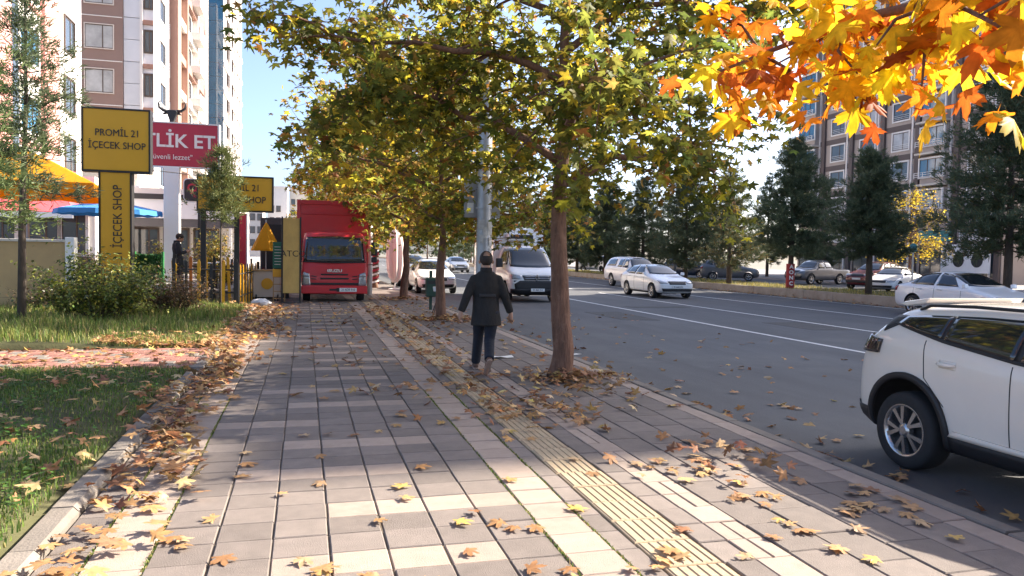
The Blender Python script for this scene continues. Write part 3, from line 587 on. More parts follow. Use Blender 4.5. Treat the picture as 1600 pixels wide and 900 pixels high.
# 2 brown block, end wall towards the camera
b=bld('apartment_building','brown rendered block with cream window surrounds and a white panelled corner')
wallbox(b,-14.8,-12.22,59,65.6,.1,24.5,m_brown)
wallbox(b,-12.22,-10.3,59.25,65.6,.1,24.5,m_wpanel,'corner_wall')
for f in range(8):
    z=3.2+f*3.02; window(b,'S',59,-13.7,z,1.75,1.6,'s2',m_curt)
    wallbox(b,-14.79,-12.25,58.965,59.02,z-.86,z-.8,m_bright,'string_course')
    for q in range(2): MB().box(-12.2,-11.15,59.12,59.27,z-.7+q*1.5,z+.77+q*1.5).build('panel',m_wpanel,b,bevel=.015)
    wallbox(b,-10.95,-10.3,59.05,59.3,z+1.9,z+2.2,m_terr,'ledge'); window(b,'S',59.25,-10.62,z,.5,1.5,'b')
    window(b,'E',-10.3,62.4,z,2.4,1.5,'w')
wallbox(b,-15.0,-10.1,58.8,65.7,24.5,24.9,m_terr,'cornice')
wallbox(b,-11.15,-10.98,59.0,59.26,.1,24.4,m_bright,'corner_strip')
# 3 beige block with balconies
b=bld('apartment_building','beige block with terracotta columns and railed balconies facing the street')
wallbox(b,-15,-10.6,67.2,88,.1,30,m_beige)
wallbox(b,-11.2,-10.15,66.1,66.3,.1,30,m_cream,'screen_wall') if False else None
for f in range(9):
    z=3.4+f*3.05; balcony(b,'S',67.2,-10.95,z-.4,1.25,.95,m_beige); window(b,'S',67.2,-10.95,z,.9,1.9,'b')
    for y in (71.2,77.6,83.6): 
        window(b,'E',-10.6,y,z,3.6,1.7,'w',m_wpane)
    wallbox(b,-10.62,-10.2,69,86.5,z-1.1,z-.45,m_terr if f%2 else m_bright,'spandrel'); balcony(b,'E',-10.6,79.5,z-.4,3.2,1.1,m_bright)
wallbox(b,-10.58,-9.75,66.3,68.0,.1,30,m_terr,'column'); wallbox(b,-10.6,-10.1,74.0,74.7,.1,30,m_terr,'column'); wallbox(b,-10.6,-10.1,80.9,81.5,.1,30,m_bright,'column')
wallbox(b,-10.6,-10.0,86.3,88,.1,30,m_bright,'column')
# 4 blue glass tower
b=bld('glass_tower','tall tower with a blue glass face and a pale stone street side')
wallbox(b,-16,-8.9,92,118,.1,44,m_stone); me=None
for f in range(27):
    z=2.6+f*1.52
    for c in range(3):
        x0=-11.15+c*.77
        if me is None: me=MB().box(0,.74,-.06,.0,0,1.48).mesh('pane',m_bglass)
        mobj('pane',me,b,(x0,91.98,z))
    if f%2==0:
        for q in range(8): 
            window(b,'E',-8.9,93.6+q*3.1,z,1.3,1.7,'b') if q%2 else None
wallbox(b,-8.95,-8.6,97.6,98.4,.1,44,m_bright,'fin'); wallbox(b,-8.95,-8.6,105.6,106.4,.1,44,m_bright,'fin'); wallbox(b,-8.95,-8.6,113,114,.1,44,m_bright,'fin')
for f in range(14): wallbox(b,-8.93,-8.75,92.02,118,3.9+f*3.04,4.3+f*3.04,m_bright,'string_course')
wallbox(b,-11.2,-8.85,91.9,92.02,43.7,44.3,m_bright,'cornice')
# 5 far white blocks down the street
for i,(x0,x1,y,h,lab) in enumerate([(-9.2,-4.4,208,17.8,'distant white apartment block directly left of the red truck roof'),(-4.2,1.5,226,19,'distant pale block behind the top of the red truck'),(-16,-9.6,190,13,'distant grey block behind the second yellow sign')]):
    b=bld('apartment_building',lab); wallbox(b,x0,x1,y,y+14,-.2,h,[m_bright,m_cream,m_stone][i])
    for f in range(int(h/3)-1):
        for q in range(int((x1-x0)/1.6)): window(b,'S',y,x0+1+q*1.6,2.6+f*3,1.0,1.5,'b')
    wallbox(b,x0-.2,x1+.2,y-.2,y+.0,h,h+.4,m_bright,'cornice')
# 6 right hand blocks
m_rbrown=M('dark_brown_panel',(.10,.075,.07),.6,var=.1,scale=.8); m_rbeige=M('grey_beige',(.40,.34,.30),.75,var=.08,scale=.6)
def right_block(label,x,y0,y1,h,phase,shop=True,detail=True):
    b=bld('apartment_building',label); wallbox(b,x,x+14,y0,y1,0,h,m_rbeige); bays=int((y1-y0)/4.2); wdt=(y1-y0)/bays
    for q in range(bays):
        yc=y0+(q+.5)*wdt; wallbox(b,x-.22,x,yc-wdt/2+.05,yc-wdt/2+.55,0,h,m_rbrown,'pilaster'); wallbox(b,x-.12,x,yc-wdt/2+.9,yc-wdt/2+1.1,0,h,m_bright,'pilaster')
        for f in range(int((h-4)/2.95)):
            z=6.35+f*2.67-2.67*0
            if z+2>h: break
            if (q+phase)%4==3 and detail:
                balcony(b,'W',x,yc+.3,z-.75,2.9,1.1,m_cream,True); window(b,'W',x-.6,yc+.3,z-.1,2.5,1.5,'w',m_bglass)
                wallbox(b,x-.58,x+.02,yc-.95,yc+1.55,z-.72,z+1.6,m_rbeige,'bay')
            else: window(b,'W',x,yc+.3,z,1.95,1.55,'s',m_curt if (q*3+f)%4==0 else m_wpane)
    for f in range(int((h-4)/2.67)): wallbox(b,x-.06,x+.02,y0,y1,5.4+f*2.67,5.9+f*2.67,m_rbrown,'spandrel')
    for q in range(bays):     # ground floor shops
        yc=y0+(q+.5)*wdt; window(b,'W',x-.05,yc,.5,wdt-.9,2.6,'b',m_wpane,name='shop_window')
        wallbox(b,x-.25,x-.02,yc-wdt/2+.4,yc+wdt/2-.4,3.4,4.3,[m_bright,M('shop_teal',(.03,.22,.22),.5),m_rbrown,M('shop_blue',(.03,.12,.35),.5)][q%4],'shop_fascia')
    wallbox(b,x-.4,x+14.2,y0-.2,y1+.2,h,h+.5,m_rbrown,'parapet')
    return b
right_block('brown and beige apartment block with white balconies behind the median pines',52,47.5,73,31,2)
right_block('tall apartment block at the picture edge behind the tallest pine',51,14.8,38.8,34.6,1,detail=False)
# 7 white shop with red awning, and the fascia shop
b=empty('shop',(0,0,0),0,'white low shop with pink awning and tall windows behind the tan wall','building','low shops')
wallbox(b,-16,-8.6,36.2,46,.42,4.6,m_bright); 
for i,x in enumerate((-13.9,-12.2,-10.6,-9.4)): window(b,'S',36.2,x,1.35,1.2 if i<3 else .9,2.0,'w',m_wpane,name='shop_window')
wallbox(b,-16,-8.7,36.05,36.25,.42,1.2,M('shop_plinth',(.16,.12,.11),.8),'plinth')
m_awn=M('pink_awning',(.62,.10,.12),.7,var=.1,scale=2)
for (xa,xb,z1,z0,dy) in [(-12.6,-8.75,4.2,2.95,2.6)]:
    mb=MB(); mb.add([(xa,36.2,z1),(xb-1.2,36.2,z1),(xb,36.2-dy,z0),(xa,36.2-dy,z0)],[(0,1,2,3)]); mb.add([(xa,36.2-dy,z0),(xb,36.2-dy,z0),(xb,36.2-dy-.01,z0-.22),(xa,36.2-dy-.01,z0-.22)],[(0,1,2,3)],1)
    mb.add([(xb-1.2,36.2,z1),(xb,36.2-dy,z0),(xb,36.2,z0)],[(0,1,2)]); o=mb.build('awning',[m_awn,m_white],b); s=o.modifiers.new('s','SOLIDIFY'); s.thickness=.03
mb=MB(); mb.add([(-14.5,35.0,5.9),(-9.3,35.0,4.55),(-9.3,36.3,4.75),(-14.5,36.3,6.1)],[(0,1,2,3)]); o=mb.build('awning',m_awn,b); s=o.modifiers.new('s','SOLIDIFY'); s.thickness=.06
b=empty('shop',(0,0,0),0,'open fronted shop with a white fascia and dark roof edge behind the white column','building','low shops')
wallbox(b,-8.4,-3.3,41.6,50,.42,4.6,m_bright); wallbox(b,-8.4,-3.2,39.8,41.6,3.05,3.95,m_wpanel,'fascia'); wallbox(b,-8.5,-3.1,39.7,41.7,3.95,4.2,m_black,'roof_edge')
wallbox(b,-8.4,-3.3,39.9,40.1,2.66,3.05,M('banner_grey',(.09,.085,.09),.6),'banner')
for i,x in enumerate((-7.6,-6.2,-4.8)): window(b,'S',41.6,x,.6,1.1,2.0,'b',m_wpane,name='shop_window')
for x in (-8.2,-5.9,-3.5): wallbox(b,x-.06,x+.06,39.85,39.97,.42,2.66,m_white,'post')
b=empty('shop',(0,0,0),0,'grey shop block with parked goods below the brown apartment block','building','low shops')
wallbox(b,-15,-9.6,50,57,.42,6.6,m_cream); 
for i in range(3): window(b,'S',50,-13.9+i*1.7,1.0,1.3,2.2,'w')
wallbox(b,-15.2,-9.4,49.6,50.02,4.2,5.3,m_wpanel,'fascia')
# ---------------------------------------------------------------- vehicles (front towards -Y, origin on the ground at the middle of the nose line)
m_pw=M('white_car_paint',(.82,.82,.81),.28,var=.03,coat=.7); m_pcream=M('pearl_white_paint',(.80,.73,.64),.25,var=.03,coat=.8)
m_pgrey=M('grey_car_paint',(.16,.16,.165),.3,.4,var=.05,coat=.7); m_pdk=M('dark_car_paint',(.035,.035,.04),.3,.2,var=.05,coat=.7); m_pblue=M('dark_blue_paint',(.015,.03,.06),.28,.2,var=.05,coat=.7)
m_pred=M('maroon_paint',(.16,.02,.025),.28,.1,var=.05,coat=.8); m_psil=M('silver_paint',(.42,.44,.47),.3,.6,var=.04,coat=.6); m_pbeige=M('beige_paint',(.45,.40,.32),.35,.1,var=.05,coat=.5)
m_rim=M('alloy',(.5,.5,.51),.25,.9,var=.1); m_trim=M('black_trim',(.018,.018,.02),.55,var=.15); m_lamp=M('headlamp_glass',(.30,.32,.34),.08,.2,var=.3,scale=25,spec=.9,coat=1); m_red=M('tail_lamp',(.30,.012,.015),.15,var=.2,scale=20,coat=.8)
m_plate=M('plate_white',(.75,.75,.73),.5,var=.02); m_truck=M('truck_red',(.52,.022,.03),.4,var=.07,scale=1.5,coat=.3,dirt=((.34,.03,.03),1.5,.62,.4)); m_smoke=M('smoked_lamp',(.03,.028,.03),.08,var=.3,scale=25,coat=1)
def text(s,size,mat,parent,loc,rot=(math.pi/2,0,0),name='lettering',ext=.006,ax='CENTER',bold=0,sx=1):
    cu=bpy.data.curves.new('t','FONT'); cu.body=s; cu.size=size; cu.extrude=ext; cu.align_x=ax; cu.align_y='CENTER'; cu.offset=bold; cu.resolution_u=3
    o=bpy.data.objects.new('t',cu); C.objects.link(o); me=evalmesh(o); me.name=name; bpy.data.objects.remove(o); me.materials.clear(); me.materials.append(mat)
    q=mobj(name,me,parent,loc); q.rotation_euler=rot; q.scale=(sx,1,1); return q
_wh={}
def wheel_meshes(r,w,style):
    k=(r,w,style)
    if k in _wh: return _wh[k]
    rr=r*(.68 if style!='steel' else .6)
    t=MB().lathe([(rr,-w/2),(rr+.02,-w/2-.004),(r*.93,-w/2-.003),(r*.985,-w/2+.02),(r,-w/2+.05),(r,w/2-.05),(r*.985,w/2-.02),(r*.93,w/2),(rr,w/2)],ax='x',n=36)
    for i in range(36):
        pass
    rm=MB().lathe([(rr,-w/2+.0),(rr-.012,-w/2-.002),(rr-.03,-w/2+.03),(rr-.035,w/2),(rr,w/2)],ax='x',n=36)
    back=MB().lathe([(.001,-w/2+.075),(rr-.02,-w/2+.075)],ax='x',n=24)
    sp=MB(); n=5
    for i in range(n):
        for da,wd in ((-.27,.017),(.27,.017)) if style=='alloy' else ((0,.05),):
            a=2*math.pi*i/n+.3; a2=a+da
            p=lambda rad,off,ang,h:(h,math.cos(ang)*rad-math.sin(ang)*off,math.sin(ang)*rad+math.cos(ang)*off)
            x0=-w/2+.004; x1=-w/2+.045; vs=[]
            for h in (x0,x1): vs+=[p(.05,-wd*.7,a,h),p(.05,wd*.7,a,h),p(rr-.012,wd*1.2,a2,h+.006),p(rr-.012,-wd*1.2,a2,h+.006)]
            sp.add(vs,[(0,1,2,3),(7,6,5,4),(0,4,5,1),(1,5,6,2),(2,6,7,3),(3,7,4,0)])
    sp.lathe([(.001,-w/2-.004),(.035,-w/2-.004),(.06,-w/2+.01),(.065,-w/2+.05)],ax='x',n=20)
    _wh[k]=(t.mesh('tyre',m_rubber,True),rm.mesh('rim',m_rim,True),back.mesh('brake_disc',m_trim),sp.mesh('spokes',m_rim)); return _wh[k]
def wheel(parent,x,y,r,w=.21,style='alloy',detail=True):
    t,rm,bk,sp=wheel_meshes(r,w,style); e=mobj('wheel',t,parent,(x,y,r)); 
    if x>0: e.rotation_euler=(0,0,math.pi)
    e.rotation_euler[0]=random.uniform(0,6)*(1 if x<0 else 1)
    if detail: mobj('rim',rm,e); mobj('spokes',sp,e); mobj('brake_disc',bk,e)
    return e
class Body:
    def __init__(s,stations,sub=2):
        rings=[]
        for (y,zb,zs,zt,w,wt) in stations:
            h=zt-zs; half=[(0,zb),(w*.84,zb),(w*.975,zb+.09),(w,zb+.5*(zs-zb)),(w*.985,zs-.06),(w*.955,zs),(wt,zs+h*.84),(wt*.74,zt-.012-.02*min(1,h)),(0,zt)]
            rings.append([(x,y,z) for x,z in half]+[(-x,y,z) for x,z in half[-2:0:-1]])
        mb=MB(); n=len(rings[0]); vs=[p for r in rings for p in r]; fs=[]
        for i in range(len(rings)-1):
            for j in range(n): fs.append((i*n+j,i*n+(j+1)%n,(i+1)*n+(j+1)%n,(i+1)*n+j))
        for b in (0,(len(rings)-1)*n):
            m=n//2
            for j in range(m):
                L0,L1,R1,R0=j,j+1,(n-j-1)%n,(n-j)%n
                f=[b+L0,b+L1,b+R1,b+R0]; f=list(dict.fromkeys(f)); fs.append(tuple(f))
        mb.add(vs,fs); o=mb.build('raw',m_trim,sub=sub); me=evalmesh(o); s.me=me; bpy.data.objects.remove(o)
        bm=bmesh.new(); bm.from_mesh(me); s.bvh=BVHTree.FromBMesh(bm); bm.free()
    def cut(s,axles,r,paint,w=2.4,name='body',parent=None,rb=None):
        s.me.materials.clear(); s.me.materials.append(paint); s.me.materials.append(m_trim)
        o=mobj(name,s.me,None); mb=MB()
        for i,y in enumerate(axles): mb.lathe([(.001,-w/2),(r,-w/2),(r,w/2),(.001,w/2)],c=(0,y,(rb or r*.86)),ax='x',n=40)
        c=mb.build('cutter',[m_trim]); b=o.modifiers.new('b','BOOLEAN'); b.object=c; b.solver='EXACT'; b.material_mode='TRANSFER'
        me=evalmesh(o); bpy.data.objects.remove(o); bpy.data.objects.remove(c); s.fin=me; me.name=name
        me.polygons.foreach_set('use_smooth',[True]*len(me.polygons)); me.set_sharp_from_angle(angle=R_(38))
        return mobj(name,me,parent)
    def hit(s,o,d):
        r=s.bvh.ray_cast(Vector(o),Vector(d)); return r[0],r[1]
    def patch(s,name,view,lower,upper,mat,parent,n=14,m=5,off=.006,thick=.02,side=1):
        "grid between two outlines, laid on the body. view F/B: (x,z) from front/back, S: (y,z) from the side, T: (x,y) from above"
        def rs(pl,t):
            pl=np.array(pl,float); d=np.r_[0,np.cumsum(np.linalg.norm(np.diff(pl,axis=0),axis=1))]; return np.array([np.interp(t*d[-1],d,pl[:,k]) for k in (0,1)])
        d={'F':(0,1,0),'B':(0,-1,0),'S':(-side,0,0),'T':(0,0,-1)}[view]; vs=[];bad=0; last=None
        for j in range(m+1):
            for i in range(n+1):
                a=rs(lower,i/n)*(1-j/m)+rs(upper,i/n)*j/m
                o={'F':(a[0],-9,a[1]),'B':(a[0],15,a[1]),'S':(side*9,a[0],a[1]),'T':(a[0],a[1],9)}[view]
                h,nn=s.hit(o,d)
                if h is None: h=last if last is not None else Vector(o)+Vector(d)*8; nn=-Vector(d)
                else:
                    if nn.dot(Vector(d))>0: nn=-nn
                    last=h
                vs.append(h+nn*off)
        N=n+1; fs=[(j*N+i,j*N+i+1,(j+1)*N+i+1,(j+1)*N+i) for j in range(m) for i in range(n)]
        o=MB().add(vs,fs).build(name,mat,parent,smooth=True); sm=o.modifiers.new('s','SOLIDIFY'); sm.thickness=thick; sm.offset=0; return o
def car(name,label,cat,kind,paint,loc,rz=0,L=4.45,Wd=1.8,H=1.47,wr=.32,group='cars',detail=2,plate='',grille='bar',tint=None):
    root=empty(name,loc,rz,label,cat,group); w=Wd/2; g=L/4.5; k=H/1.46; gl=tint or m_glass
    if kind=='sedan':
        st=[(0,.33,.56,.60,.60*w,.5*w),(.07,.24,.62,.67,.86*w,.7*w),(.40,.20,.73,.79,.98*w,.8*w),(1.0,.19,.83,.91,w,.82*w),(1.38,.19,.90,.99,w,.80*w),(1.78,.19,.93,1.24,w,.70*w),(2.18,.19,.94,1.42,w,.65*w),(2.65,.19,.95,1.465,w,.645*w),(3.15,.19,.96,1.445,w,.64*w),(3.52,.19,.97,1.34,w,.63*w),(3.88,.2,.98,1.13,w,.67*w),(4.12,.21,.97,1.05,.98*w,.74*w),(4.38,.25,.94,1.01,.92*w,.74*w),(4.47,.30,.86,.93,.82*w,.65*w),(4.5,.38,.78,.82,.66*w,.5*w)]
        sw=[([(1.78,.99),(2.62,1.0)],[(2.16,1.31),(2.3,1.36),(2.62,1.385)]),([(2.72,1.0),(3.50,1.01)],[(2.72,1.385),(3.2,1.36),(3.42,1.28)]),([(3.54,1.015),(3.72,1.03)],[(3.48,1.25),(3.56,1.16)])]
        rg=([(-.70*w,1.07),(.70*w,1.07)],[(-.56*w,1.36),(.56*w,1.36)])
    elif kind=='suv':
        st=[(0,.36,.62,.68,.62*w,.5*w),(.07,.28,.74,.80,.86*w,.7*w),(.38,.22,.88,.94,.98*w,.8*w),(.95,.2,.96,1.02,w,.82*w),(1.25,.2,1.0,1.08,w,.80*w),(1.62,.2,1.02,1.34,w,.72*w),(2.0,.2,1.03,1.53,w,.68*w),(2.6,.2,1.04,1.58,w,.68*w),(3.3,.2,1.05,1.57,w,.67*w),(3.9,.2,1.06,1.52,w,.66*w),(4.18,.22,1.05,1.36,.98*w,.68*w),(4.38,.26,1.02,1.14,.94*w,.7*w),(4.47,.32,.92,1.0,.86*w,.66*w),(4.5,.4,.8,.86,.7*w,.5*w)]
        sw=[([(1.66,1.08),(2.52,1.09)],[(2.0,1.41),(2.2,1.45),(2.52,1.48)]),([(2.62,1.09),(3.45,1.11)],[(2.62,1.48),(3.0,1.485),(3.45,1.46)]),([(3.53,1.12),(4.0,1.2)],[(3.53,1.455),(3.8,1.42),(3.92,1.38)])]
        rg=([(-.70*w,1.14),(.70*w,1.14)],[(-.58*w,1.45),(.58*w,1.45)])
    elif kind=='hatch':
        st=[(0,.33,.56,.60,.60*w,.5*w),(.07,.24,.66,.70,.86*w,.7*w),(.40,.20,.78,.84,.98*w,.8*w),(1.0,.19,.87,.95,w,.82*w),(1.32,.19,.92,1.0,w,.80*w),(1.72,.19,.94,1.25,w,.71*w),(2.14,.19,.95,1.43,w,.66*w),(2.65,.19,.96,1.465,w,.655*w),(3.25,.19,.97,1.45,w,.65*w),(3.75,.2,.98,1.39,w,.64*w),(4.12,.21,.98,1.24,.98*w,.66*w),(4.36,.25,.95,1.05,.94*w,.70*w),(4.46,.30,.86,.93,.86*w,.66*w),(4.5,.38,.78,.82,.68*w,.5*w)]
        sw=[([(1.74,.99),(2.60,1.0)],[(2.12,1.32),(2.3,1.37),(2.60,1.385)]),([(2.70,1.0),(3.45,1.02)],[(2.70,1.385),(3.1,1.375),(3.45,1.34)]),([(3.52,1.03),(3.92,1.10)],[(3.52,1.33),(3.7,1.30),(3.86,1.24)])]
        rg=([(-.70*w,1.08),(.70*w,1.08)],[(-.56*w,1.34),(.56*w,1.34)])
    elif kind=='pickup':       # double cab; canopy adds height over the bed
        cz=1.0
        st=[(0,.46,.74,.80,.66*w,.5*w),(.07,.36,.86,.92,.90*w,.7*w),(.35,.3,.98,1.04,.99*w,.8*w),(.85,.28,1.04,1.11,w,.82*w),(1.15,.28,1.08,1.16,w,.80*w),(1.42,.28,1.10,1.44,w,.74*w),(1.7,.28,1.10,1.70,w,.71*w),(2.1,.28,1.10,1.76,w,.71*w),(2.6,.28,1.11,1.76,w,.70*w)]
        st+= [(3.0,.3,1.11,1.77,w,.72*w),(3.6,.32,1.11,1.79,w,.74*w),(4.2,.34,1.10,1.74,w,.74*w),(4.4,.36,1.08,1.55,.98*w,.74*w),(4.47,.4,1.05,1.2,.95*w,.74*w),(4.5,.45,.95,1.05,.9*w,.7*w)] if 'canopy' in name else [(2.78,.3,1.11,1.66,w,.7*w),(2.88,.3,1.08,1.16,w,.78*w),(3.6,.32,1.08,1.12,w,.82*w),(4.3,.34,1.08,1.12,w,.82*w),(4.46,.4,1.05,1.1,.97*w,.8*w),(4.5,.45,.95,1.02,.92*w,.75*w)]
        k=H/1.78 if 'canopy' in name else H/1.77
        sw=[([(1.42,1.15),(2.06,1.16)],[(1.68,1.57),(1.8,1.62),(2.06,1.64)]),([(2.14,1.16),(2.70,1.17)],[(2.14,1.64),(2.4,1.64),(2.64,1.62)])]
        if 'canopy' in name: sw+= [([(2.95,1.22),(4.1,1.22)],[(3.0,1.6),(3.5,1.63),(3.95,1.58)])]
        rg=None
    st=[(a*g,b*k,c*k,d*k,e,f) for a,b,c,d,e,f in st]; sc=lambda pl:[(a*g,b*k) for a,b in pl]; sz=lambda pl:[(a,b*k) for a,b in pl]
    B=Body(st); ax=((.80 if kind!='pickup' else .74)*g,(3.52 if kind!='pickup' else 3.42)*g)
    B.cut(ax,wr+.055,paint,Wd+.4,parent=root,rb=wr+.01)
    zc={'sedan':1.03,'hatch':1.04,'suv':1.12,'pickup':1.2}[kind]; zr={'sedan':1.375,'hatch':1.385,'suv':1.48,'pickup':1.655}[kind]
    B.patch('windscreen','F',sz([(-.76*w,zc),(-.3*w,zc-.02),(.3*w,zc-.02),(.76*w,zc)]),sz([(-.60*w,zr),(0,zr+.02),(.60*w,zr)]),gl,root,18,7)
    for sd_ in (-1,1):
        for lo,up in sw: B.patch('side_window','S',sc(lo),sc(up),gl,root,12,5,side=sd_)
    if rg: B.patch('rear_window','B',sz(rg[0]),sz(rg[1]),gl,root,14,5)
    dz={'sedan':0,'hatch':.04,'suv':.17,'pickup':.3}[kind]
    for q in (-1,1):
        B.patch('headlight','F',sz([(q*.50*w,.60+dz),(q*.86*w,.61+dz)]),sz([(q*.46*w,.70+dz),(q*.90*w,.73+dz)]),m_lamp,root,8,3,off=.008)
        zt_={'sedan':.88,'hatch':.9,'suv':.95,'pickup':.95}[kind]
        B.patch('tail_light','B',sz([(q*.52*w,zt_-.10),(q*.93*w,zt_-.10)]),sz([(q*.52*w,zt_+.03),(q*.93*w,zt_+.05)]),m_red,root,8,3,off=.008)
        mir=MB().loft([[(q*(w-.06+dx),1.42*g+dy*sy,(zc-.01)*k+dzz) for dy,dzz in ((-.07,-.05),(.07,-.06),(.08,.06),(-.05,.08))] for dx,sy in ((.0,.6),(.05,1),(.13,.95),(.16,.7))]); mir.build('mirror',paint if detail>1 else m_trim,root,bevel=.02)
    B.patch('grille','F',sz([(-.42*w,.565+dz),(.42*w,.565+dz)]),sz([(-.45*w,.69+dz),(.45*w,.69+dz)]),m_trim,root,12,3,off=.01)
    B.patch('lower_intake','F',sz([(-.74*w,.30+dz*.5),(.74*w,.30+dz*.5)]),sz([(-.80*w,.42+dz*.6),(.80*w,.42+dz*.6)]),m_trim,root,14,3,off=.009)
    hp,_=B.hit((0,-9,(.47+dz*.8)*k),(0,1,0)); pl=MB().box(-.26,.26,-.02,.012,-.055,.055).build('number_plate',m_plate,root,loc=(0,hp.y-.012,(.47+dz*.8)*k))
    if plate: text(plate,.10,m_black,pl,(0,-.024,0),ext=.002,sx=.82)
    if kind=='sedan' or kind=='hatch': pass
    for x in (-w+.11,w-.11):
        for y in ax: wheel(root,x,y,wr,.21,'alloy',detail>0)
    if detail>1:
        for q in (-1,1):
            for ya in ((1.62,2.66,3.5) if kind!='pickup' else (1.3,2.1,2.82)):
                B.patch('door_gap','S',[(ya*g-.006,.32*k),(ya*g+.006,.32*k)],[(ya*g-.006,.95*k+dz*.4),(ya*g+.006,.95*k+dz*.4)],m_trim,root,1,8,off=.0015,thick=.004,side=q)
            for ya in ((2.42,3.26) if kind!='pickup' else (1.9,2.62)):
                B.patch('door_handle','S',[(ya*g-.1,.86*k+dz*.6),(ya*g+.1,.87*k+dz*.6)],[(ya*g-.1,.89*k+dz*.6),(ya*g+.1,.90*k+dz*.6)],paint,root,6,2,off=.02,thick=.03,side=q)
            B.patch('sill','S',[(ax[0]+wr+.09,.215*k),(ax[1]-wr-.09,.215*k)],[(ax[0]+wr+.09,.29*k),(ax[1]-wr-.09,.29*k)],m_trim,root,10,2,off=.006,side=q)
    return root
car('hatchback','white estate-like hatchback with black grille driving in the middle lane','car','hatch',m_pw,(15.15,29.3,-.12),0,4.3,1.76,1.44,.31,'moving cars',2,'21 AHB 375')
car('canopy_pickup','white pickup with a canopy over the bed, driving behind the hatchback','pickup','pickup',m_pw,(18.35,38.3,-.12),0,5.1,1.85,1.76,.37,'moving cars',1)
car('sedan','white sedan cut by the picture edge beyond the parked crossover','car','sedan',m_pw,(20.15,17.35,-.12),0,4.5,1.8,1.47,.33,'moving cars',2)
car('sedan','white sedan facing the camera between plane trunks and litter bin','car','sedan',m_pw,(5.52,32.4,-.12),0,4.4,1.74,1.47,.31,'cars parked by the kerb',1,'21 FL 814')
car('suv','silver white car half hidden by the folded white parasol','car','suv',m_psil,(5.5,39.2,-.12),0,4.3,1.76,1.55,.32,'cars parked by the kerb',1)
car('hatchback','light blue silver car coming far down the road','car','hatch',m_psil,(13.7,68.5,-.12),0,4.2,1.76,1.47,.31,'moving cars',1)
car('sedan','far white car just above the roof of the white kerbside sedan','car','sedan',m_pw,(10.4,76,-.12),0,4.3,1.76,1.5,.31,'moving cars',0)
# row parked on the service road
car('suv','dark blue parked car with pale roof left of the sunlit pine','car','suv',m_pblue,(33.2,58.0,-.1),R_(35),4.4,1.8,1.6,.33,'cars parked on the service road',1)
car('suv','grey parked car behind the sunlit pine trunk','car','suv',m_pgrey,(34.0,52.5,-.1),R_(60),4.4,1.8,1.56,.33,'cars parked on the service road',1)
car('pickup','dark grey pickup with open bed behind the red wrapped trunk','pickup','pickup',m_pgrey,(33.0,46.8,-.1),R_(-75),5.1,1.85,1.75,.37,'cars parked on the service road',1)
car('suv','maroon parked car partly hidden by a pine trunk','car','suv',m_pred,(31.8,38.9,-.1),R_(-70),4.4,1.8,1.58,.33,'cars parked on the service road',1)
car('sedan','white parked sedan in front of the maroon car','car','sedan',m_pw,(30.2,35.2,-.1),R_(-62),4.4,1.76,1.44,.31,'cars parked on the service road',1)
car('sedan','pale parked sedan far behind the near plane trunk','car','sedan',m_psil,(33.5,80,-.1),R_(50),4.4,1.76,1.45,.31,'cars parked on the service road',0)
car('suv','white parked van-like car beside the far pale sedan','car','suv',m_pw,(33.0,75,-.1),R_(20),4.3,1.8,1.75,.32,'cars parked on the service road',0)
car('suv','beige parked car showing only its dark windows over the tan wall','car','suv',m_pbeige,(-8.0,23.4,.42),R_(90),4.5,1.85,1.85,.35,'car on the shop terrace',0)
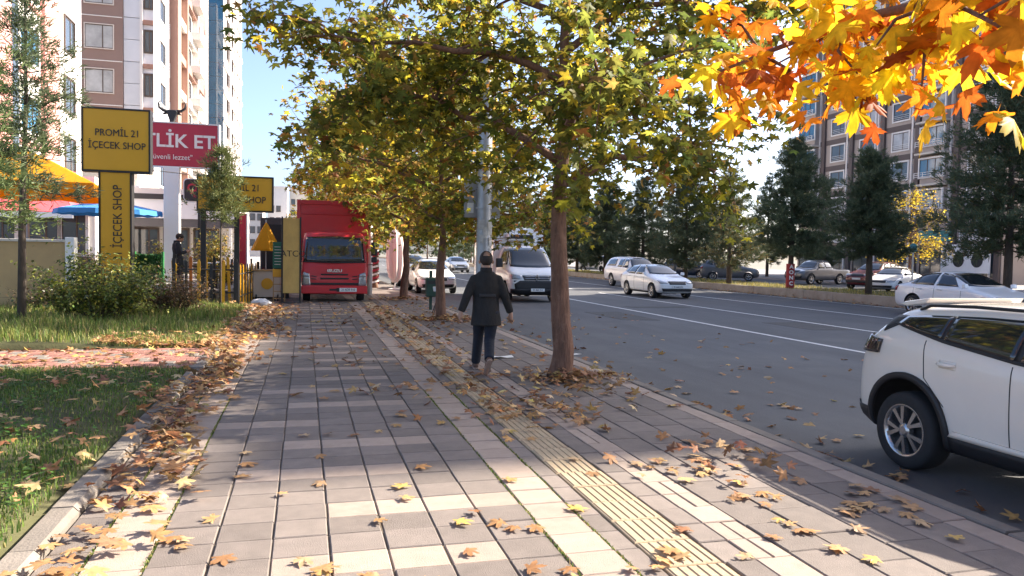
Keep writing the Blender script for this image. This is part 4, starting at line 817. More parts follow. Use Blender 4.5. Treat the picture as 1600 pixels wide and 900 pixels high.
# ---- hero: the cream white crossover at the kerb; tail at Y about 6, nose off the frame
def crossover():
    root=empty('crossover',(5.72,1.78,-.12),0,'pearl white crossover parked at the kerb with black wheel arches','car'); w=.865; K=.965
    st=[(0,.36,.62,.68,.62*w,.5*w),(.07,.28,.74,.80,.86*w,.7*w),(.38,.22,.86,.92,.98*w,.8*w),(.95,.2,.93,.99,w,.82*w),(1.2,.2,.96,1.04,w,.80*w),(1.55,.2,.99,1.28,w,.76*w),(1.92,.2,1.02,1.46,w,.73*w),(2.5,.2,1.04,1.505,w,.73*w),(3.1,.2,1.10,1.49,w,.725*w),(3.55,.2,1.16,1.455,w,.72*w),(3.84,.22,1.17,1.42,.985*w,.715*w),(3.97,.24,1.15,1.27,.965*w,.74*w),(4.07,.26,1.06,1.15,.94*w,.76*w),(4.17,.28,.90,.98,.90*w,.74*w),(4.21,.34,.70,.76,.82*w,.66*w),(4.22,.42,.60,.64,.7*w,.5*w)]
    st=[(a,b,c*K,d*K,e,f) for a,b,c,d,e,f in st]
    B=Body(st,3); ax=(.86,3.53); wr=.325; B.cut(ax,wr+.085,m_pcream,2.4,parent=root,rb=wr+.03)
    P=B.patch
    for q in (-1,1):
        P('side_window','S',[(1.55,1.02),(2.5,1.035)],[(1.92,1.27),(2.1,1.30),(2.5,1.315)],m_glass,root,16,6,side=q)
        P('pillar_trim','S',[(2.495,1.03),(2.565,1.035)],[(2.495,1.315),(2.565,1.317)],m_trim,root,2,5,off=.005,thick=.008,side=q)
        P('side_window','S',[(2.56,1.035),(3.20,1.12)],[(2.56,1.317),(2.9,1.315),(3.20,1.302)],m_glass,root,16,6,side=q)
        P('quarter_window','S',[(3.235,1.125),(3.5,1.16),(3.74,1.205)],[(3.235,1.30),(3.5,1.285),(3.70,1.262)],m_glass,root,12,5,side=q)
        P('window_trim','S',[(1.5,1.0),(2.5,1.012),(3.2,1.095),(3.78,1.20)],[(1.5,1.022),(2.5,1.034),(3.2,1.118),(3.78,1.212)],m_trim,root,24,1,off=.004,side=q)
        P('pillar_trim','S',[(3.2,1.12),(3.236,1.125)],[(3.2,1.302),(3.236,1.30)],m_trim,root,2,5,off=.007,thick=.012,side=q)
        P('pillar_trim','S',[(3.73,1.2),(3.86,1.13)],[(3.70,1.27),(3.92,1.27)],m_trim,root,6,4,off=.005,thick=.012,side=q)
        P('tail_light','S',[(3.86,.94),(4.12,.93)],[(3.83,1.06),(4.10,1.09)],m_smoke,root,8,5,off=.012,thick=.03,side=q)
        for ya,zb,zt in ((2.53,.33,1.0),(1.42,.33,.95)): P('door_gap','S',[(ya-.004,zb),(ya+.004,zb)],[(ya+.02,zt),(ya+.028,zt)],m_trim,root,1,14,off=.001,thick=.003,side=q)
        P('door_gap','S',[(3.12,.60),(3.128,.60)],[(3.33,.80),(3.338,.80)],m_trim,root,1,6,off=.001,thick=.003,side=q)
        P('door_gap','S',[(3.33,.80),(3.338,.80)],[(3.36,1.10),(3.368,1.10)],m_trim,root,1,8,off=.001,thick=.003,side=q)
        P('handle_recess','S',[(3.03,.90),(3.19,.905)],[(3.03,.965),(3.19,.97)],m_pcream,root,8,4,off=.001,thick=.002,side=q)
        h=MB(); x=-q*0
        hp=[B.hit((q*9,y,.935),(-q,0,0))[0] for y in (3.03,3.08,3.16,3.21)]
        h.tube([hp[0]+Vector((q*.0,0,0)),hp[1]+Vector((q*.028,0,0)),hp[2]+Vector((q*.028,0,0)),hp[3]],[.012,.017,.017,.012],8); h.build('door_handle',m_pcream,root,smooth=True)
        # black arch cladding hugging the wheel openings and the sill
        for y in ax:
            R0=wr+.082; R1=wr+.135; lo=[];up=[]
            for i in range(25):
                a=R_(-12+204*i/24); lo.append((y-math.cos(a)*R0,wr+.03+math.sin(a)*R0)); up.append((y-math.cos(a)*R1,wr+.03+math.sin(a)*R1))
            lo=[(u,max(.22,v)) for u,v in lo]; up=[(u,max(.22,v)) for u,v in up]
            P('arch_cladding','S',lo,up,m_trim,root,40,2,off=.010,thick=.03,side=q)
        P('sill_cladding','S',[(ax[0]+.44,.21),(ax[1]-.44,.21)],[(ax[0]+.44,.385),(ax[1]-.44,.385)],m_trim,root,20,4,off=.008,side=q)
        P('sill_strip','S',[(ax[0]+.5,.385),(ax[1]-.46,.385)],[(ax[0]+.5,.415),(ax[1]-.5,.43)],m_pcream,root,20,2,off=.014,side=q)
        P('bumper_cladding','S',[(3.98,.25),(4.16,.28)],[(3.98,.44),(4.19,.44)],m_trim,root,8,4,off=.01,side=q)
        rp=[B.hit((q*.60,y,9),(0,0,-1))[0] for y in (1.95,2.1,2.6,3.1,3.55,3.66)]
        MB().tube([rp[0]]+[p+Vector((0,0,.035)) for p in rp[1:5]]+[rp[5]],[.014]*6,8).build('roof_rail',m_trim,root,smooth=True)
        mir=MB().loft([[(q*(w-.04+dx),1.5+dy*sy,1.03+dzz) for dy,dzz in ((-.07,-.06),(.07,-.06),(.08,.06),(-.05,.08))] for dx,sy in ((.0,.6),(.08,1),(.2,.95),(.24,.7))]); mir.build('mirror',m_pcream,root,bevel=.02)
        P('headlight','F',[(q*.5*w,.70),(q*.88*w,.72)],[(q*.48*w,.80),(q*.9*w,.84)],m_lamp,root,8,3)
    P('rear_window','B',[(-.66*w,1.14),(.66*w,1.14)],[(-.62*w,1.30),(.62*w,1.30)],m_glass,root,14,5)
    P('tail_strip','B',[(-.80*w,.95),(.80*w,.95)],[(-.80*w,1.05),(.80*w,1.05)],m_smoke,root,16,3,off=.01)
    P('rear_bumper','B',[(-.8*w,.3),(.8*w,.3)],[(-.85*w,.47),(.85*w,.47)],m_trim,root,16,3,off=.01)
    P('windscreen','F',[(-.74*w,1.06),(0,1.03),(.74*w,1.06)],[(-.66*w,1.36),(0,1.385),(.66*w,1.36)],m_glass,root,16,6)
    P('grille','F',[(-.5*w,.5),(.5*w,.5)],[(-.5*w,.68),(.5*w,.68)],m_trim,root,12,4)
    sp=MB().prism([(3.66,1.432),(3.95,1.385),(4.0,1.36),(3.93,1.345),(3.70,1.385)],'x',-.60*w,.60*w); sp.build('spoiler',m_pcream,root,bevel=.012)
    for x in (-w+.115,w-.115):
        for y in ax: wheel(root,x,y,wr,.22,'alloy')
crossover()
# ---- red box truck standing on the pavement
def truck():
    root=empty('box_truck',(.93,25.15,0),0,'red box lorry parked on the pavement facing the camera','truck')
    w=1.03
    st=[(0,.42,.62,.66,.96*w,.9*w),(.04,.36,1.15,1.22,.985*w,.92*w),(.14,.34,1.22,1.34,w,.95*w),(.30,.34,1.24,1.95,w,.945*w),(.42,.34,1.25,2.16,w,.93*w),(.62,.34,1.26,2.25,w,.92*w),(1.2,.34,1.26,2.27,w,.92*w),(1.62,.34,1.26,2.25,w,.92*w),(1.68,.36,1.24,2.2,.98*w,.9*w)]
    rings=[]
    for (y,zb,zs,zt,ww,wt) in st:
        half=[(0,zb),(ww*.93,zb),(ww,zb+.06),(ww,(zb+zs)/2),(ww*.995,zs),(wt+(ww-wt)*.25,zs+(zt-zs)*.78),(wt,zt-.05),(wt*.88,zt),(0,zt+.01)]
        rings.append([(x,y,z) for x,z in half]+[(-x,y,z) for x,z in half[-2:0:-1]])
    mb=MB().loft(rings,caps=True); o=mb.build('raw',m_truck,sub=1,bevel=0); B=Body.__new__(Body); B.me=evalmesh(o); bpy.data.objects.remove(o); bm=bmesh.new(); bm.from_mesh(B.me); B.bvh=BVHTree.FromBMesh(bm); bm.free()
    cab=mobj('cab',B.me,root); B.me.polygons.foreach_set('use_smooth',[True]*len(B.me.polygons)); B.me.set_sharp_from_angle(angle=R_(50))
    P=B.patch
    P('windscreen','F',[(-.92*w,1.30),(-.5*w,1.27),(.5*w,1.27),(.92*w,1.30)],[(-.86*w,2.06),(0,2.10),(.86*w,2.06)],m_glass,root,20,8,off=.012)
    P('windscreen_seal','F',[(-.95*w,1.265),(0,1.235),(.95*w,1.265)],[(-.95*w,1.295),(0,1.268),(.95*w,1.295)],m_trim,root,20,1,off=.014)
    for q in (-1,1):
        P('side_window','S',[(.34,1.32),(1.25,1.32)],[(.46,2.0),(1.22,2.0)],m_glass,root,10,5,side=q)
        P('headlight','F',[(q*.72*w,.53),(q*.965*w,.53)],[(q*.76*w,.90),(q*.93*w,.96)],m_lamp,root,6,6,off=.02,thick=.03)
        P('indicator','F',[(q*.74*w,.80),(q*.95*w,.80)],[(q*.77*w,.88),(q*.93*w,.93)],m_psil,root,5,2,off=.028,thick=.02)
        P('fog_light','F',[(q*.72*w,.41),(q*.84*w,.41)],[(q*.72*w,.455),(q*.84*w,.455)],m_lamp,root,4,2,off=.075,thick=.02)
        a=MB().tube([(q*(w-.03),.25,2.0),(q*(w+.25),.12,2.02)],.012,6); a.tube([(q*(w+.0),.2,1.2),(q*(w+.22),.14,1.22)],.012,6); a.build('mirror_arm',m_black,root)
        mr=MB().box(q*(w+.22)-.10,q*(w+.22)+.10,.05,.16,1.50,1.93); mr.build('mirror',m_black,root,bevel=.03); MB().box(q*(w+.22)-.09,q*(w+.22)+.09,.06,.15,1.28,1.46).build('mirror',m_black,root,bevel=.03)
        P('door_gap','S',[(.32,.6),(.335,.6)],[(.36,1.24),(.375,1.24)],m_trim,root,1,6,off=.002,thick=.004,side=q)
        wp=MB().tube([(q*.15,-.02,1.262),(q*.15+.75*(-1 if q>0 else -.2),.02,1.30)],.011,5); wp.build('wiper',m_black,root)
    for z0,z1,ww in [(.86,.895,.40),(.73,.77,.42)]: P('grille_slot','F',[(-ww*w,z0),(ww*w,z0)],[(-ww*w*1.05,z1+.01),(ww*w*1.05,z1+.01)],m_trim,root,14,2,off=.008,thick=.02)
    for q in (-1,1): P('grille_slot','F',[(q*.55*w,.80),(q*.70*w,.82)],[(q*.53*w,.825),(q*.69*w,.85)],m_trim,root,5,1,off=.008); P('grille_slot','F',[(q*.55*w,.72),(q*.70*w,.73)],[(q*.54*w,.745),(q*.7*w,.76)],m_trim,root,5,1,off=.008)
    MB().box(-.72*w,.72*w,-.03,.08,.55,.62).build('grille_band',m_trim,root,bevel=.01)
    MB().box(-w,w,-.09,.20,.27,.53).build('bumper',m_truck,root,bevel=.035,seg=3)
    MB().box(-.16*w,.10*w,-.098,-.08,.37,.43).build('tow_slot',m_trim,root)
    pl=MB().box(-.27,.27,-.015,.01,-.06,.06).build('number_plate',m_plate,root,loc=(.42,-.10,.40)); text('21 ADR 910',.105,m_black,pl,(0,-.018,0),ext=.002,sx=.8)
    MB().box(.06,.15,-.108,-.1,.34,.46).build('plate_holder',m_trim,root)
    text('ISUZU',.125,M('badge_chrome',(.7,.7,.7),.25,.8),root,(.0,-.012,1.0),ext=.012,sx=1.35,bold=.004)
    bx=MB().box(-1.17,1.17,1.85,6.6,.78,3.32); bx.build('cargo_box',m_truck,root,bevel=.03)
    fr=MB()
    for a in ((-1.19,-1.07,.8,3.34),(1.07,1.19,.8,3.34)): fr.box(a[0],a[1],1.81,1.87,a[2],a[3])
    fr.box(-1.07,1.07,1.81,1.87,3.2,3.34); fr.box(-1.07,1.07,1.815,1.86,2.86,2.90); fr.box(-1.07,1.07,1.815,1.86,.8,.9); fr.build('box_frame',m_truck,root,bevel=.012)
    MB().box(-.45,.45,.3,6.4,.48,.72).build('chassis',m_trim,root)
    for q in (-1,1):
        wheel(root,q*.86,.95,.37,.23,'steel'); wheel(root,q*.86,4.9,.37,.23,'steel'); wheel(root,q*.62,4.9,.37,.2,'steel',False)
    MB().box(-w,w,.35,1.6,.26,.40).build('step',m_trim,root,bevel=.02)
truck()
# ---- white box van on the road
def van():
    root=empty('box_van',(8.22,26.9,-.12),0,'white refrigerated box van with black bumper facing the camera','van'); w=1.0
    st=[(0,.5,.78,.84,.72*w,.6*w),(.05,.36,1.0,1.05,.93*w,.78*w),(.30,.26,1.10,1.18,w,.84*w),(.75,.25,1.20,1.30,w,.82*w),(1.02,.25,1.24,1.58,w,.80*w),(1.35,.25,1.26,1.98,w,.79*w),(1.62,.25,1.26,2.12,w,.80*w),(2.0,.25,1.26,2.16,w,.8*w),(2.45,.25,1.26,2.14,w,.8*w),(2.5,.3,1.2,2.05,.97*w,.77*w)]
    B=Body(st); B.cut((.86,9),.43,m_pw,2.5,parent=root,rb=.36); P=B.patch
    P('windscreen','F',[(-.82*w,1.30),(-.3*w,1.27),(.3*w,1.27),(.82*w,1.30)],[(-.72*w,1.96),(0,2.0),(.72*w,1.96)],m_glass,root,18,8,off=.008)
    P('black_mask','F',[(-.80*w,.42),(.80*w,.42)],[(-.86*w,.80),(.86*w,.80)],m_trim,root,16,5,off=.014,thick=.03)
    P('bumper','F',[(-.9*w,.30),(.9*w,.30)],[(-.93*w,.50),(.93*w,.50)],m_trim,root,18,4,off=.03,thick=.04)
    P('grille','F',[(-.48*w,.82),(.48*w,.82)],[(-.55*w,.98),(.55*w,.98)],m_trim,root,14,3,off=.014)
    for i in range(2): P('grille_bar','F',[(-.5*w,.86+i*.07),(.5*w,.86+i*.07)],[(-.5*w,.875+i*.07),(.5*w,.875+i*.07)],m_rim,root,12,1,off=.022,thick=.01)
    hp,_=B.hit((0,-9,.88),(0,1,0)); y=hp.y-.03
    em=MB(); 
    for a,b in (((0,.11),(.06,0)),((.06,0),(0,-.11)),((0,-.11),(-.06,0)),((-.06,0),(0,.11))): em.tube([(a[0],y,.90+a[1]),(b[0],y,.90+b[1])],.016,6)
    em.build('emblem',m_rim,root)
    for q in (-1,1):
        P('headlight','F',[(q*.60*w,.84),(q*.92*w,.86)],[(q*.58*w,.97),(q*.93*w,1.03)],m_lamp,root,8,4,off=.016)
        P('side_window','S',[(.98,1.36),(1.95,1.36)],[(1.40,1.92),(1.95,1.98)],m_glass,root,10,5,side=q)
        P('daytime_lamp','F',[(q*.86*w,.66),(q*.92*w,.70)],[(q*.60*w,.83),(q*.66*w,.84)],m_pw,root,3,5,off=.03)
        MB().loft([[(q*(w+dx),1.12+dy*sy,1.42+dz) for dy,dz in ((-.08,-.16),(.08,-.16),(.08,.16),(-.06,.18))] for dx,sy in ((.02,.6),(.08,1),(.24,.95),(.28,.7))]).build('mirror',m_trim,root,bevel=.02)
        wheel(root,q*.88,.86,.35,.22,'steel'); wheel(root,q*.88,4.3,.35,.22,'steel')
    pl=MB().box(-.26,.26,-.015,.01,-.055,.055).build('number_plate',m_plate,root,loc=(.02,-.07,.46)); text('21 AH 211',.1,m_black,pl,(0,-.018,0),ext=.002,sx=.85)
    text('',.1,m_black,pl,(0,0,0)) if False else None
    MB().box(-1.05,1.05,2.55,6.0,.75,2.78).build('cargo_box',m_pw,root,bevel=.04)
    MB().box(-.55,.55,2.15,2.56,2.30,2.58).build('cooling_unit',m_pw,root,bevel=.05); MB().box(-.46,.46,2.11,2.15,2.36,2.52).build('cooling_grille',m_trim,root,bevel=.01)
    MB().box(-.45,.45,2.3,5.9,.45,.75).build('chassis',m_trim,root)
van()
# ---------------------------------------------------------------- signs and shop furniture on the left
m_yel=M('sign_yellow',(.70,.36,.012),.45,var=.05,scale=1.2,dirt=((.52,.27,.02),1.3,.6,.4)); m_crim=M('sign_crimson',(.42,.02,.045),.4,var=.05,scale=1); m_pale=M('pale_letter',(.78,.74,.70),.5,var=.02)
m_yf=Mleaf('umbrella_yellow',[(.80,.42,.02),(.80,.42,.02)],trans=.5,rough=.7,lo=.94,hi=1.05); m_bf=M('umbrella_blue',(.03,.22,.55),.7,var=.15,scale=2); m_tan=M('tan_wall',(.50,.34,.16),.8,var=.12,scale=1.2,dirt=((.36,.25,.13),.9,.56,.5)); m_wood=M('wood',(.42,.28,.13),.6,var=.2,scale=6,stretch=(1,1,.2))
m_gold=M('gold_foil',(.52,.36,.12),.35,.35,var=.25,scale=2.2,stretch=(1,1,.5)); m_dgreen=M('bin_green',(.015,.05,.035),.5,var=.15,scale=8); m_mgreen=M('menu_green',(.015,.13,.08),.5,var=.1)
t=empty('pylon_sign',(-4.72,22,.03),0,'tall yellow pylon sign of a drinks shop with lettered post','sign','yellow shop signs')
MB().box(-.35,.35,-.14,.14,0,3.52).build('post_panel',m_yel,t,bevel=.01)
f=MB(); f.box(-.39,-.35,-.16,.16,0,3.52); f.box(.35,.39,-.16,.16,0,3.52); f.build('post_edge',m_black,t)
MB().box(-.74,.80,-.15,.15,3.57,5.12).build('head_panel',m_yel,t,bevel=.01)
f=MB(); f.box(-.78,-.74,-.17,.17,3.52,5.16); f.box(.80,.84,-.17,.17,3.52,5.16); f.box(-.74,.80,-.17,.17,5.12,5.16); f.box(-.74,.80,-.17,.17,3.52,3.565); f.build('head_frame',m_black,t)
text('PROMİL 21',.25,m_black,t,(.06,-.157,4.52),bold=.0,sx=.86); text('İÇECEK SHOP',.25,m_black,t,(.05,-.157,4.20),bold=.0,sx=.86)
text('PROMİL 21 İÇECEK SHOP',.30,m_black,t,(.06,-.147,1.72),rot=(math.pi/2,-math.pi/2,0),bold=.0,sx=.86)
t=empty('board_sign',(-1.92,23.5,.03),0,'wide low yellow shop board on two black posts behind the pine sapling','sign','yellow shop signs')
MB().box(-1.0,1.0,-.11,.11,2.72,3.66).build('panel',m_yel,t,bevel=.01)
f=MB(); f.box(-1.04,-1.0,-.13,.13,2.68,3.70); f.box(1.0,1.04,-.13,.13,2.68,3.70); f.box(-1.0,1.0,-.13,.13,3.66,3.70); f.box(-1.0,1.0,-.13,.13,2.68,2.717); f.build('frame',m_black,t)
for x in (-.87,.03): MB().box(x-.07,x+.07,-.06,.06,-.1,2.68).build('post',m_black,t)
text('PROMİL 21',.27,m_black,t,(.1,-.117,3.36),bold=.0,sx=.86); text('İÇECEK SHOP',.27,m_black,t,(.1,-.117,3.02),bold=.0,sx=.86)
t=empty('column_sign',(-4.61,30,.42),0,'crimson butcher sign board on a thick white column','sign')
MB().box(-.26,.26,-.2,.2,0,4.12).build('column',m_white,t,bevel=.02); MB().box(-1.7,1.55,-.16,.16,4.14,5.66).build('board',m_crim,t,bevel=.015)
f=MB(); f.box(1.55,1.62,-.18,.18,4.10,5.70); f.box(-1.7,1.55,-.18,.18,5.66,5.70); f.box(-1.7,1.55,-.18,.18,4.10,4.135); f.build('board_frame',m_white,t)
text('ETLİK ET',.66,m_pale,t,(.10,-.168,5.02),bold=.012,sx=1.02); text('"güvenli lezzet"',.26,m_pale,t,(-.05,-.168,4.46),sx=.95)
bh=empty('bull_head',(-4.61,30,6.13),0,'black bull head figure with curved horns on top of the crimson sign','ornament')
MB().loft([[(sx*a,sy*.11+dy,z) for sx,sy in ((-1,-1),(1,-1),(1,1),(-1,1))] for a,z,dy in ((.07,.0,0),(.10,.12,0),(.15,.26,.0),(.19,.36,.0),(.14,.44,0))]).build('head',m_black,bh,smooth=False,bevel=.03)
for q in (-1,1):
    MB().tube([(q*.12,0,.40),(q*.30,0,.42),(q*.43,0,.52),(q*.46,0,.66),(q*.38,0,.76)],[.06,.055,.045,.03,.008],8).build('horn',m_black,bh,smooth=True)
    MB().tube([(q*.14,0,.34),(q*.26,0,.31),(q*.32,0,.27)],[.035,.045,.01],6).build('ear',m_black,bh,smooth=True)
t=empty('shop_sign',(-4.2,34,3.52),0,'black rounded sign with red lettering beside the white column','sign')
pl=[]; 
for cx,cz,a0 in ((.42,.2,-90),(.42,.8,0),(-.42,.8,90),(-.42,.2,180)):
    for i in range(5): a=R_(a0+i*22.5); pl.append((cx+.14*math.cos(a),cz+.14*math.sin(a)))
MB().prism(pl,'y',-.1,.1).build('panel',m_black,t); MB().prism([(x*1.07,(z-.5)*1.07+.5) for x,z in pl],'y',-.07,.07).build('rim',m_white,t)
text('Çağ',.46,m_crim,t,(-.05,-.106,.58),bold=.015); text('köfte',.2,m_crim,t,(0,-.106,.26)); MB().box(-.05,.05,-.05,.05,-3.1,.1).build('post',m_black,t)
t=empty('red_pillar',(-2.36,32,.42),0,'narrow red advertising pillar right of the second yellow sign','sign'); MB().box(-.17,.14,-.12,.12,0,2.62).build('panel',m_crim,t,bevel=.01); MB().box(.14,.2,-.13,.13,0,2.62).build('edge',m_white,t)
# umbrellas
def umbrella(loc,label,R,z0,z1,mat,n=4,val=.28,pole=.03,rot=.0,fold=None):
    t=empty('parasol',loc,rot,label,'umbrella','parasols'); MB().tube([(0,0,-.0),(0,0,z1+.08)],pole,8).build('pole',m_steel,t); MB().lathe([(.001,.0),(.3,.0),(.3,.05),(.05,.09),(.05,.2)],n=16).build('base',m_kerb,t)
    mb=MB(); K=6; segs=n*6; vs=[];fs=[]
    def rad(a): 
        s=(a%(2*math.pi/n))-math.pi/n; return R*math.cos(math.pi/n)/math.cos(s) if n<=8 else R
    for j in range(K+1):
        u=j/K
        for i in range(segs): a=2*math.pi*i/segs+math.pi/4; sag=.06*u*math.sin(math.pi*u)*abs(math.sin(a*n/2)); vs.append((math.cos(a)*rad(a-math.pi/4)*u,math.sin(a)*rad(a-math.pi/4)*u,z1+(z0-z1)*u**1.12-sag))
    for i in range(segs): a=2*math.pi*i/segs+math.pi/4; vs.append((math.cos(a)*rad(a-math.pi/4)*1.01,math.sin(a)*rad(a-math.pi/4)*1.01,z0-val*(1+.12*math.sin(i*2.1))))
    for j in range(K+1):
        for i in range(segs): fs.append((j*segs+i,j*segs+(i+1)%segs,(j+1)*segs+(i+1)%segs,(j+1)*segs+i))
    mb.add(vs,fs); o=mb.build('canopy',mat,t,smooth=False,fix=False); s=o.modifiers.new('s','SOLIDIFY'); s.thickness=.012
    rb=MB()
    for i in range(n): a=2*math.pi*i/n; a+=math.pi/4; rb.tube([(0,0,z1-.05),(math.cos(a)*R*.97,math.sin(a)*R*.97,z0-.02)],.012,5)
    rb.build('ribs',m_steel,t); return t
umbrella((-7.75,25.2,.42),'big yellow square umbrella over the tan wall',2.75,2.95,3.95,m_yf,4,.34,.045,R_(6))
umbrella((-6.7,30,.42),'blue umbrella behind the yellow pylon post',1.75,2.5,2.85,m_bf,8,.16)
umbrella((-1.2,26.0,0),'small yellow cone parasol half folded over the snack stand',.47,1.66,2.52,m_yf,6,.06,.02)
# tan wall
t=empty('boundary_wall',(0,0,0),0,'low tan rendered wall with pale coping at the lawn edge','wall'); MB().box(-16,-5.62,20.9,21.1,-.1,1.72).build('wall',m_tan,t); MB().box(-16,-5.6,20.86,21.14,1.722,1.79).build('coping',m_cream,t,bevel=.01); MB().box(-5.618,-5.42,20.85,21.15,-.1,1.85).build('pier',m_white,t,bevel=.01)
t=empty('hedge_panel',(-5.4,28.2,.42),0,'green artificial hedge screen behind the man with the phone','hedge'); MB().box(-1.0,.75,-.05,.05,0,1.0).build('mesh_panel',M('hedge_green',(.03,.10,.03),.9,var=.5,scale=14,bump=1,bscale=30),t)
for x in (-1.02,-.1,.77): MB().box(x-.03,x+.03,-.06,.06,0,1.08).build('post',M('green_post',(.03,.25,.06),.5),t)
r_=np.random.default_rng(4); n=3500; p=np.column_stack([r_.uniform(-1,.75,n),r_.uniform(-.1,-.04,n),r_.uniform(.02,1.02,n)]); mobj('foliage',scatter('foliage',[(np.array([[0,0,0],[.25,.5,.05],[0,1,0],[-.25,.5,.05]]),np.array([[0,1,2],[0,2,3]]))],p,rotmats(n,'any',r_),np.full(n,.07),pickcols(n,[(.03,.12,.03),(.04,.16,.04)],[1,1],.2,r_),m_shrub),t)
# fences: each picket its own piece
def fence(label,path,h,step,cols,seed,post_every=4):
    t=empty('picket_fence',(0,0,0),0,label,'fence','picket fences'); k=0; meshes={}
    for (xa,ya,xb,yb) in path:
        L=math.hypot(xb-xa,yb-ya); n=max(1,int(L/step)); ang=math.atan2(yb-ya,xb-xa); z=lawn_h(xa,ya)
        for zz in (.28,h*.82):
            MB().tube([(xa,ya,z+zz),(xb,yb,z+zz)],.022,6).build('rail',m_black,t)
        for i in range(n+1):
            u=i/n; x=xa+(xb-xa)*u; y=ya+(yb-ya)*u; c=cols[k%len(cols)]; hh=h*(1.0+(.06 if k%3 else -.02)); k+=1
            if (c.name,k%3) not in meshes: meshes[(c.name,k%3)]=MB().prism([(-.04,0),(.04,0),(.04,hh-.06),(0,hh),(-.04,hh-.06)],'y',-.012,.012).mesh('picket',c)
            o=mobj('picket',meshes[(c.name,k%3)],t,(x,y-.03*abs(math.cos(ang)),z)); o.rotation_euler=(0,random.gauss(0,.03),ang)
        for u in (0,1): MB().box(-.045,.045,-.045,.045,0,h*1.12).build('post',m_black,t,loc=(xa+(xb-xa)*u,ya+(yb-ya)*u,z-.03))
    return t
fence('black and yellow picket fence at the lawn corner',[(-3.45,22.7,-1.86,22.7),(-1.82,22.75,-1.5,27.0)],1.12,.27,[m_yel,m_black],1)
m_orf=M('picket_orange',(.55,.16,.02),.5)
fence('farther low fence of yellow and orange pickets',[(-3.6,23.85,-1.9,23.9)],1.25,.19,[m_yel,m_black,m_orf,m_yel],2)
bush((-2.6,25.2,.42),'yellow flowering plants topping the farther low fence',1.0,.35,.95,1500,.06,[(.6,.42,.03),(.16,.18,.03),(.55,.2,.03)],[4,3,1],11)
bush((-3.4,31.2,.42),'yellowing shrub right of the white sign column',.75,.6,2.2,2800,.10,[(.3,.24,.04),(.14,.15,.03),(.38,.24,.04)],[4,4,2],12)
bush((-5.3,32.5,.42),'round olive shrub behind the hedge screen',.6,.5,1.7,1600,.10,[(.3,.26,.04),(.16,.18,.03)],[3,3],13)
bush((-6.4,26.5,.42),'dry bushy plants under the blue umbrella',1.1,.5,1.15,2200,.08,[(.2,.12,.08),(.14,.15,.04),(.4,.3,.05)],[4,3,1],14)
# snack stand
t=empty('snack_stand',(-1.15,26.0,0),0,'tan snack counter with a yellow oval beneath the cone parasol','stand')
MB().box(-.42,.42,-.3,.35,.12,.95).build('counter',m_cream,t,bevel=.02); MB().box(-.47,.47,-.35,.4,.952,1.0).build('counter_top',m_wood,t,bevel=.01); MB().lathe([(.001,-.325),(.18,-.325),(.18,-.302)],c=(.0,0,.55),ax='y',n=28).build('oval',m_yel,t).scale=(1,1,1)
for x in (-.33,.33): MB().lathe([(.02,-.02),(.11,-.02),(.11,.02),(.02,.02)],c=(x,-.25,.11),ax='x',n=16).build('caster',m_rubber,t)
t=empty('menu_board',(-.76,24.9,0),0,'green menu board with pale lines on a wooden ladder shelf','board')
MB().box(-.19,.19,-.02,.02,1.06,1.88).build('panel',m_mgreen,t,bevel=.008); MB().box(-.19,.19,-.025,.025,.80,1.04).build('lower_panel',m_yel,t,bevel=.008)
for i in range(7): MB().box(-.14,.04+.03*(i%3),-.026,-.021,1.72-i*.09,1.735-i*.09).build('chalk_line',m_pale,t)
for q in (-1,1): MB().box(q*.17-.015,q*.17+.015,-.02,.02,0,1.06).build('upright',m_wood,t)
for i in range(4): MB().box(-.155,.155,-.1,.12,.12+i*.22,.14+i*.22).build('shelf',m_wood,t)
t=empty('gold_banner',(-.40,24.75,0),R_(4),'tall gold foil panel standing beside the truck cab','panel'); MB().box(-.29,.29,-.03,.03,.3,2.62).build('panel',m_gold,t,bevel=.01); text('ATCO',.27,m_black,t,(.06,-.034,1.52),ext=.003); 
for q in (-1,1): MB().box(q*.27-.025,q*.27+.025,-.05,.05,0,2.66).build('upright',m_trim,t)
MB().box(-.3,.3,-.25,.25,0,.03).build('foot',m_trim,t)
t=empty('dark_cabinet',(-.95,27.6,0),0,'dark grey upright cabinet behind the gold panel','cabinet'); MB().box(-.5,.45,-.3,.3,.0,2.72).build('case',M('cabinet_grey',(.06,.055,.06),.5),t,bevel=.02); MB().box(-.44,.39,-.315,-.302,.15,2.5).build('door',m_trim,t,bevel=.008)
# cafe tables and boxes half seen on the terrace
for i,(x,y) in enumerate([(-3.2,27.6),(-2.7,29.5)]):
    t=empty('cafe_table',(x,y,.42),0,['small white cafe table behind the farther fence','second white cafe table nearer the red pillar'][i],'table','cafe tables'); MB().lathe([(.001,.72),(.4,.72),(.41,.735),(.4,.75),(.001,.75)],n=24).build('top',m_white,t); MB().cyl((0,0,0),(0,0,.72),.03).build('leg',m_black,t); MB().lathe([(.001,0),(.25,0),(.25,.02),(.001,.03)],n=20).build('foot',m_black,t)
    for j,(dx,rz) in enumerate(((-.65,-1.57),(.65,1.57))):
        c=empty('cafe_chair',(x+dx,y,.42),rz,['dark chair left of the first white cafe table','dark chair right of the first white cafe table','dark chair left of the second cafe table','dark chair right of the second cafe table'][i*2+j],'chair','cafe chairs')
        MB().box(-.2,.2,-.2,.2,.43,.47).build('seat',m_trim,c,bevel=.01); MB().box(-.2,.2,-.2,-.17,.6,.88).build('backrest',m_trim,c,bevel=.01)
        for a in (-.17,.17):
            for b_ in (-.17,.17): MB().box(a-.015,a+.015,b_-.015,b_+.015,0,.43 if b_>0 else .88).build('leg',m_black,c)
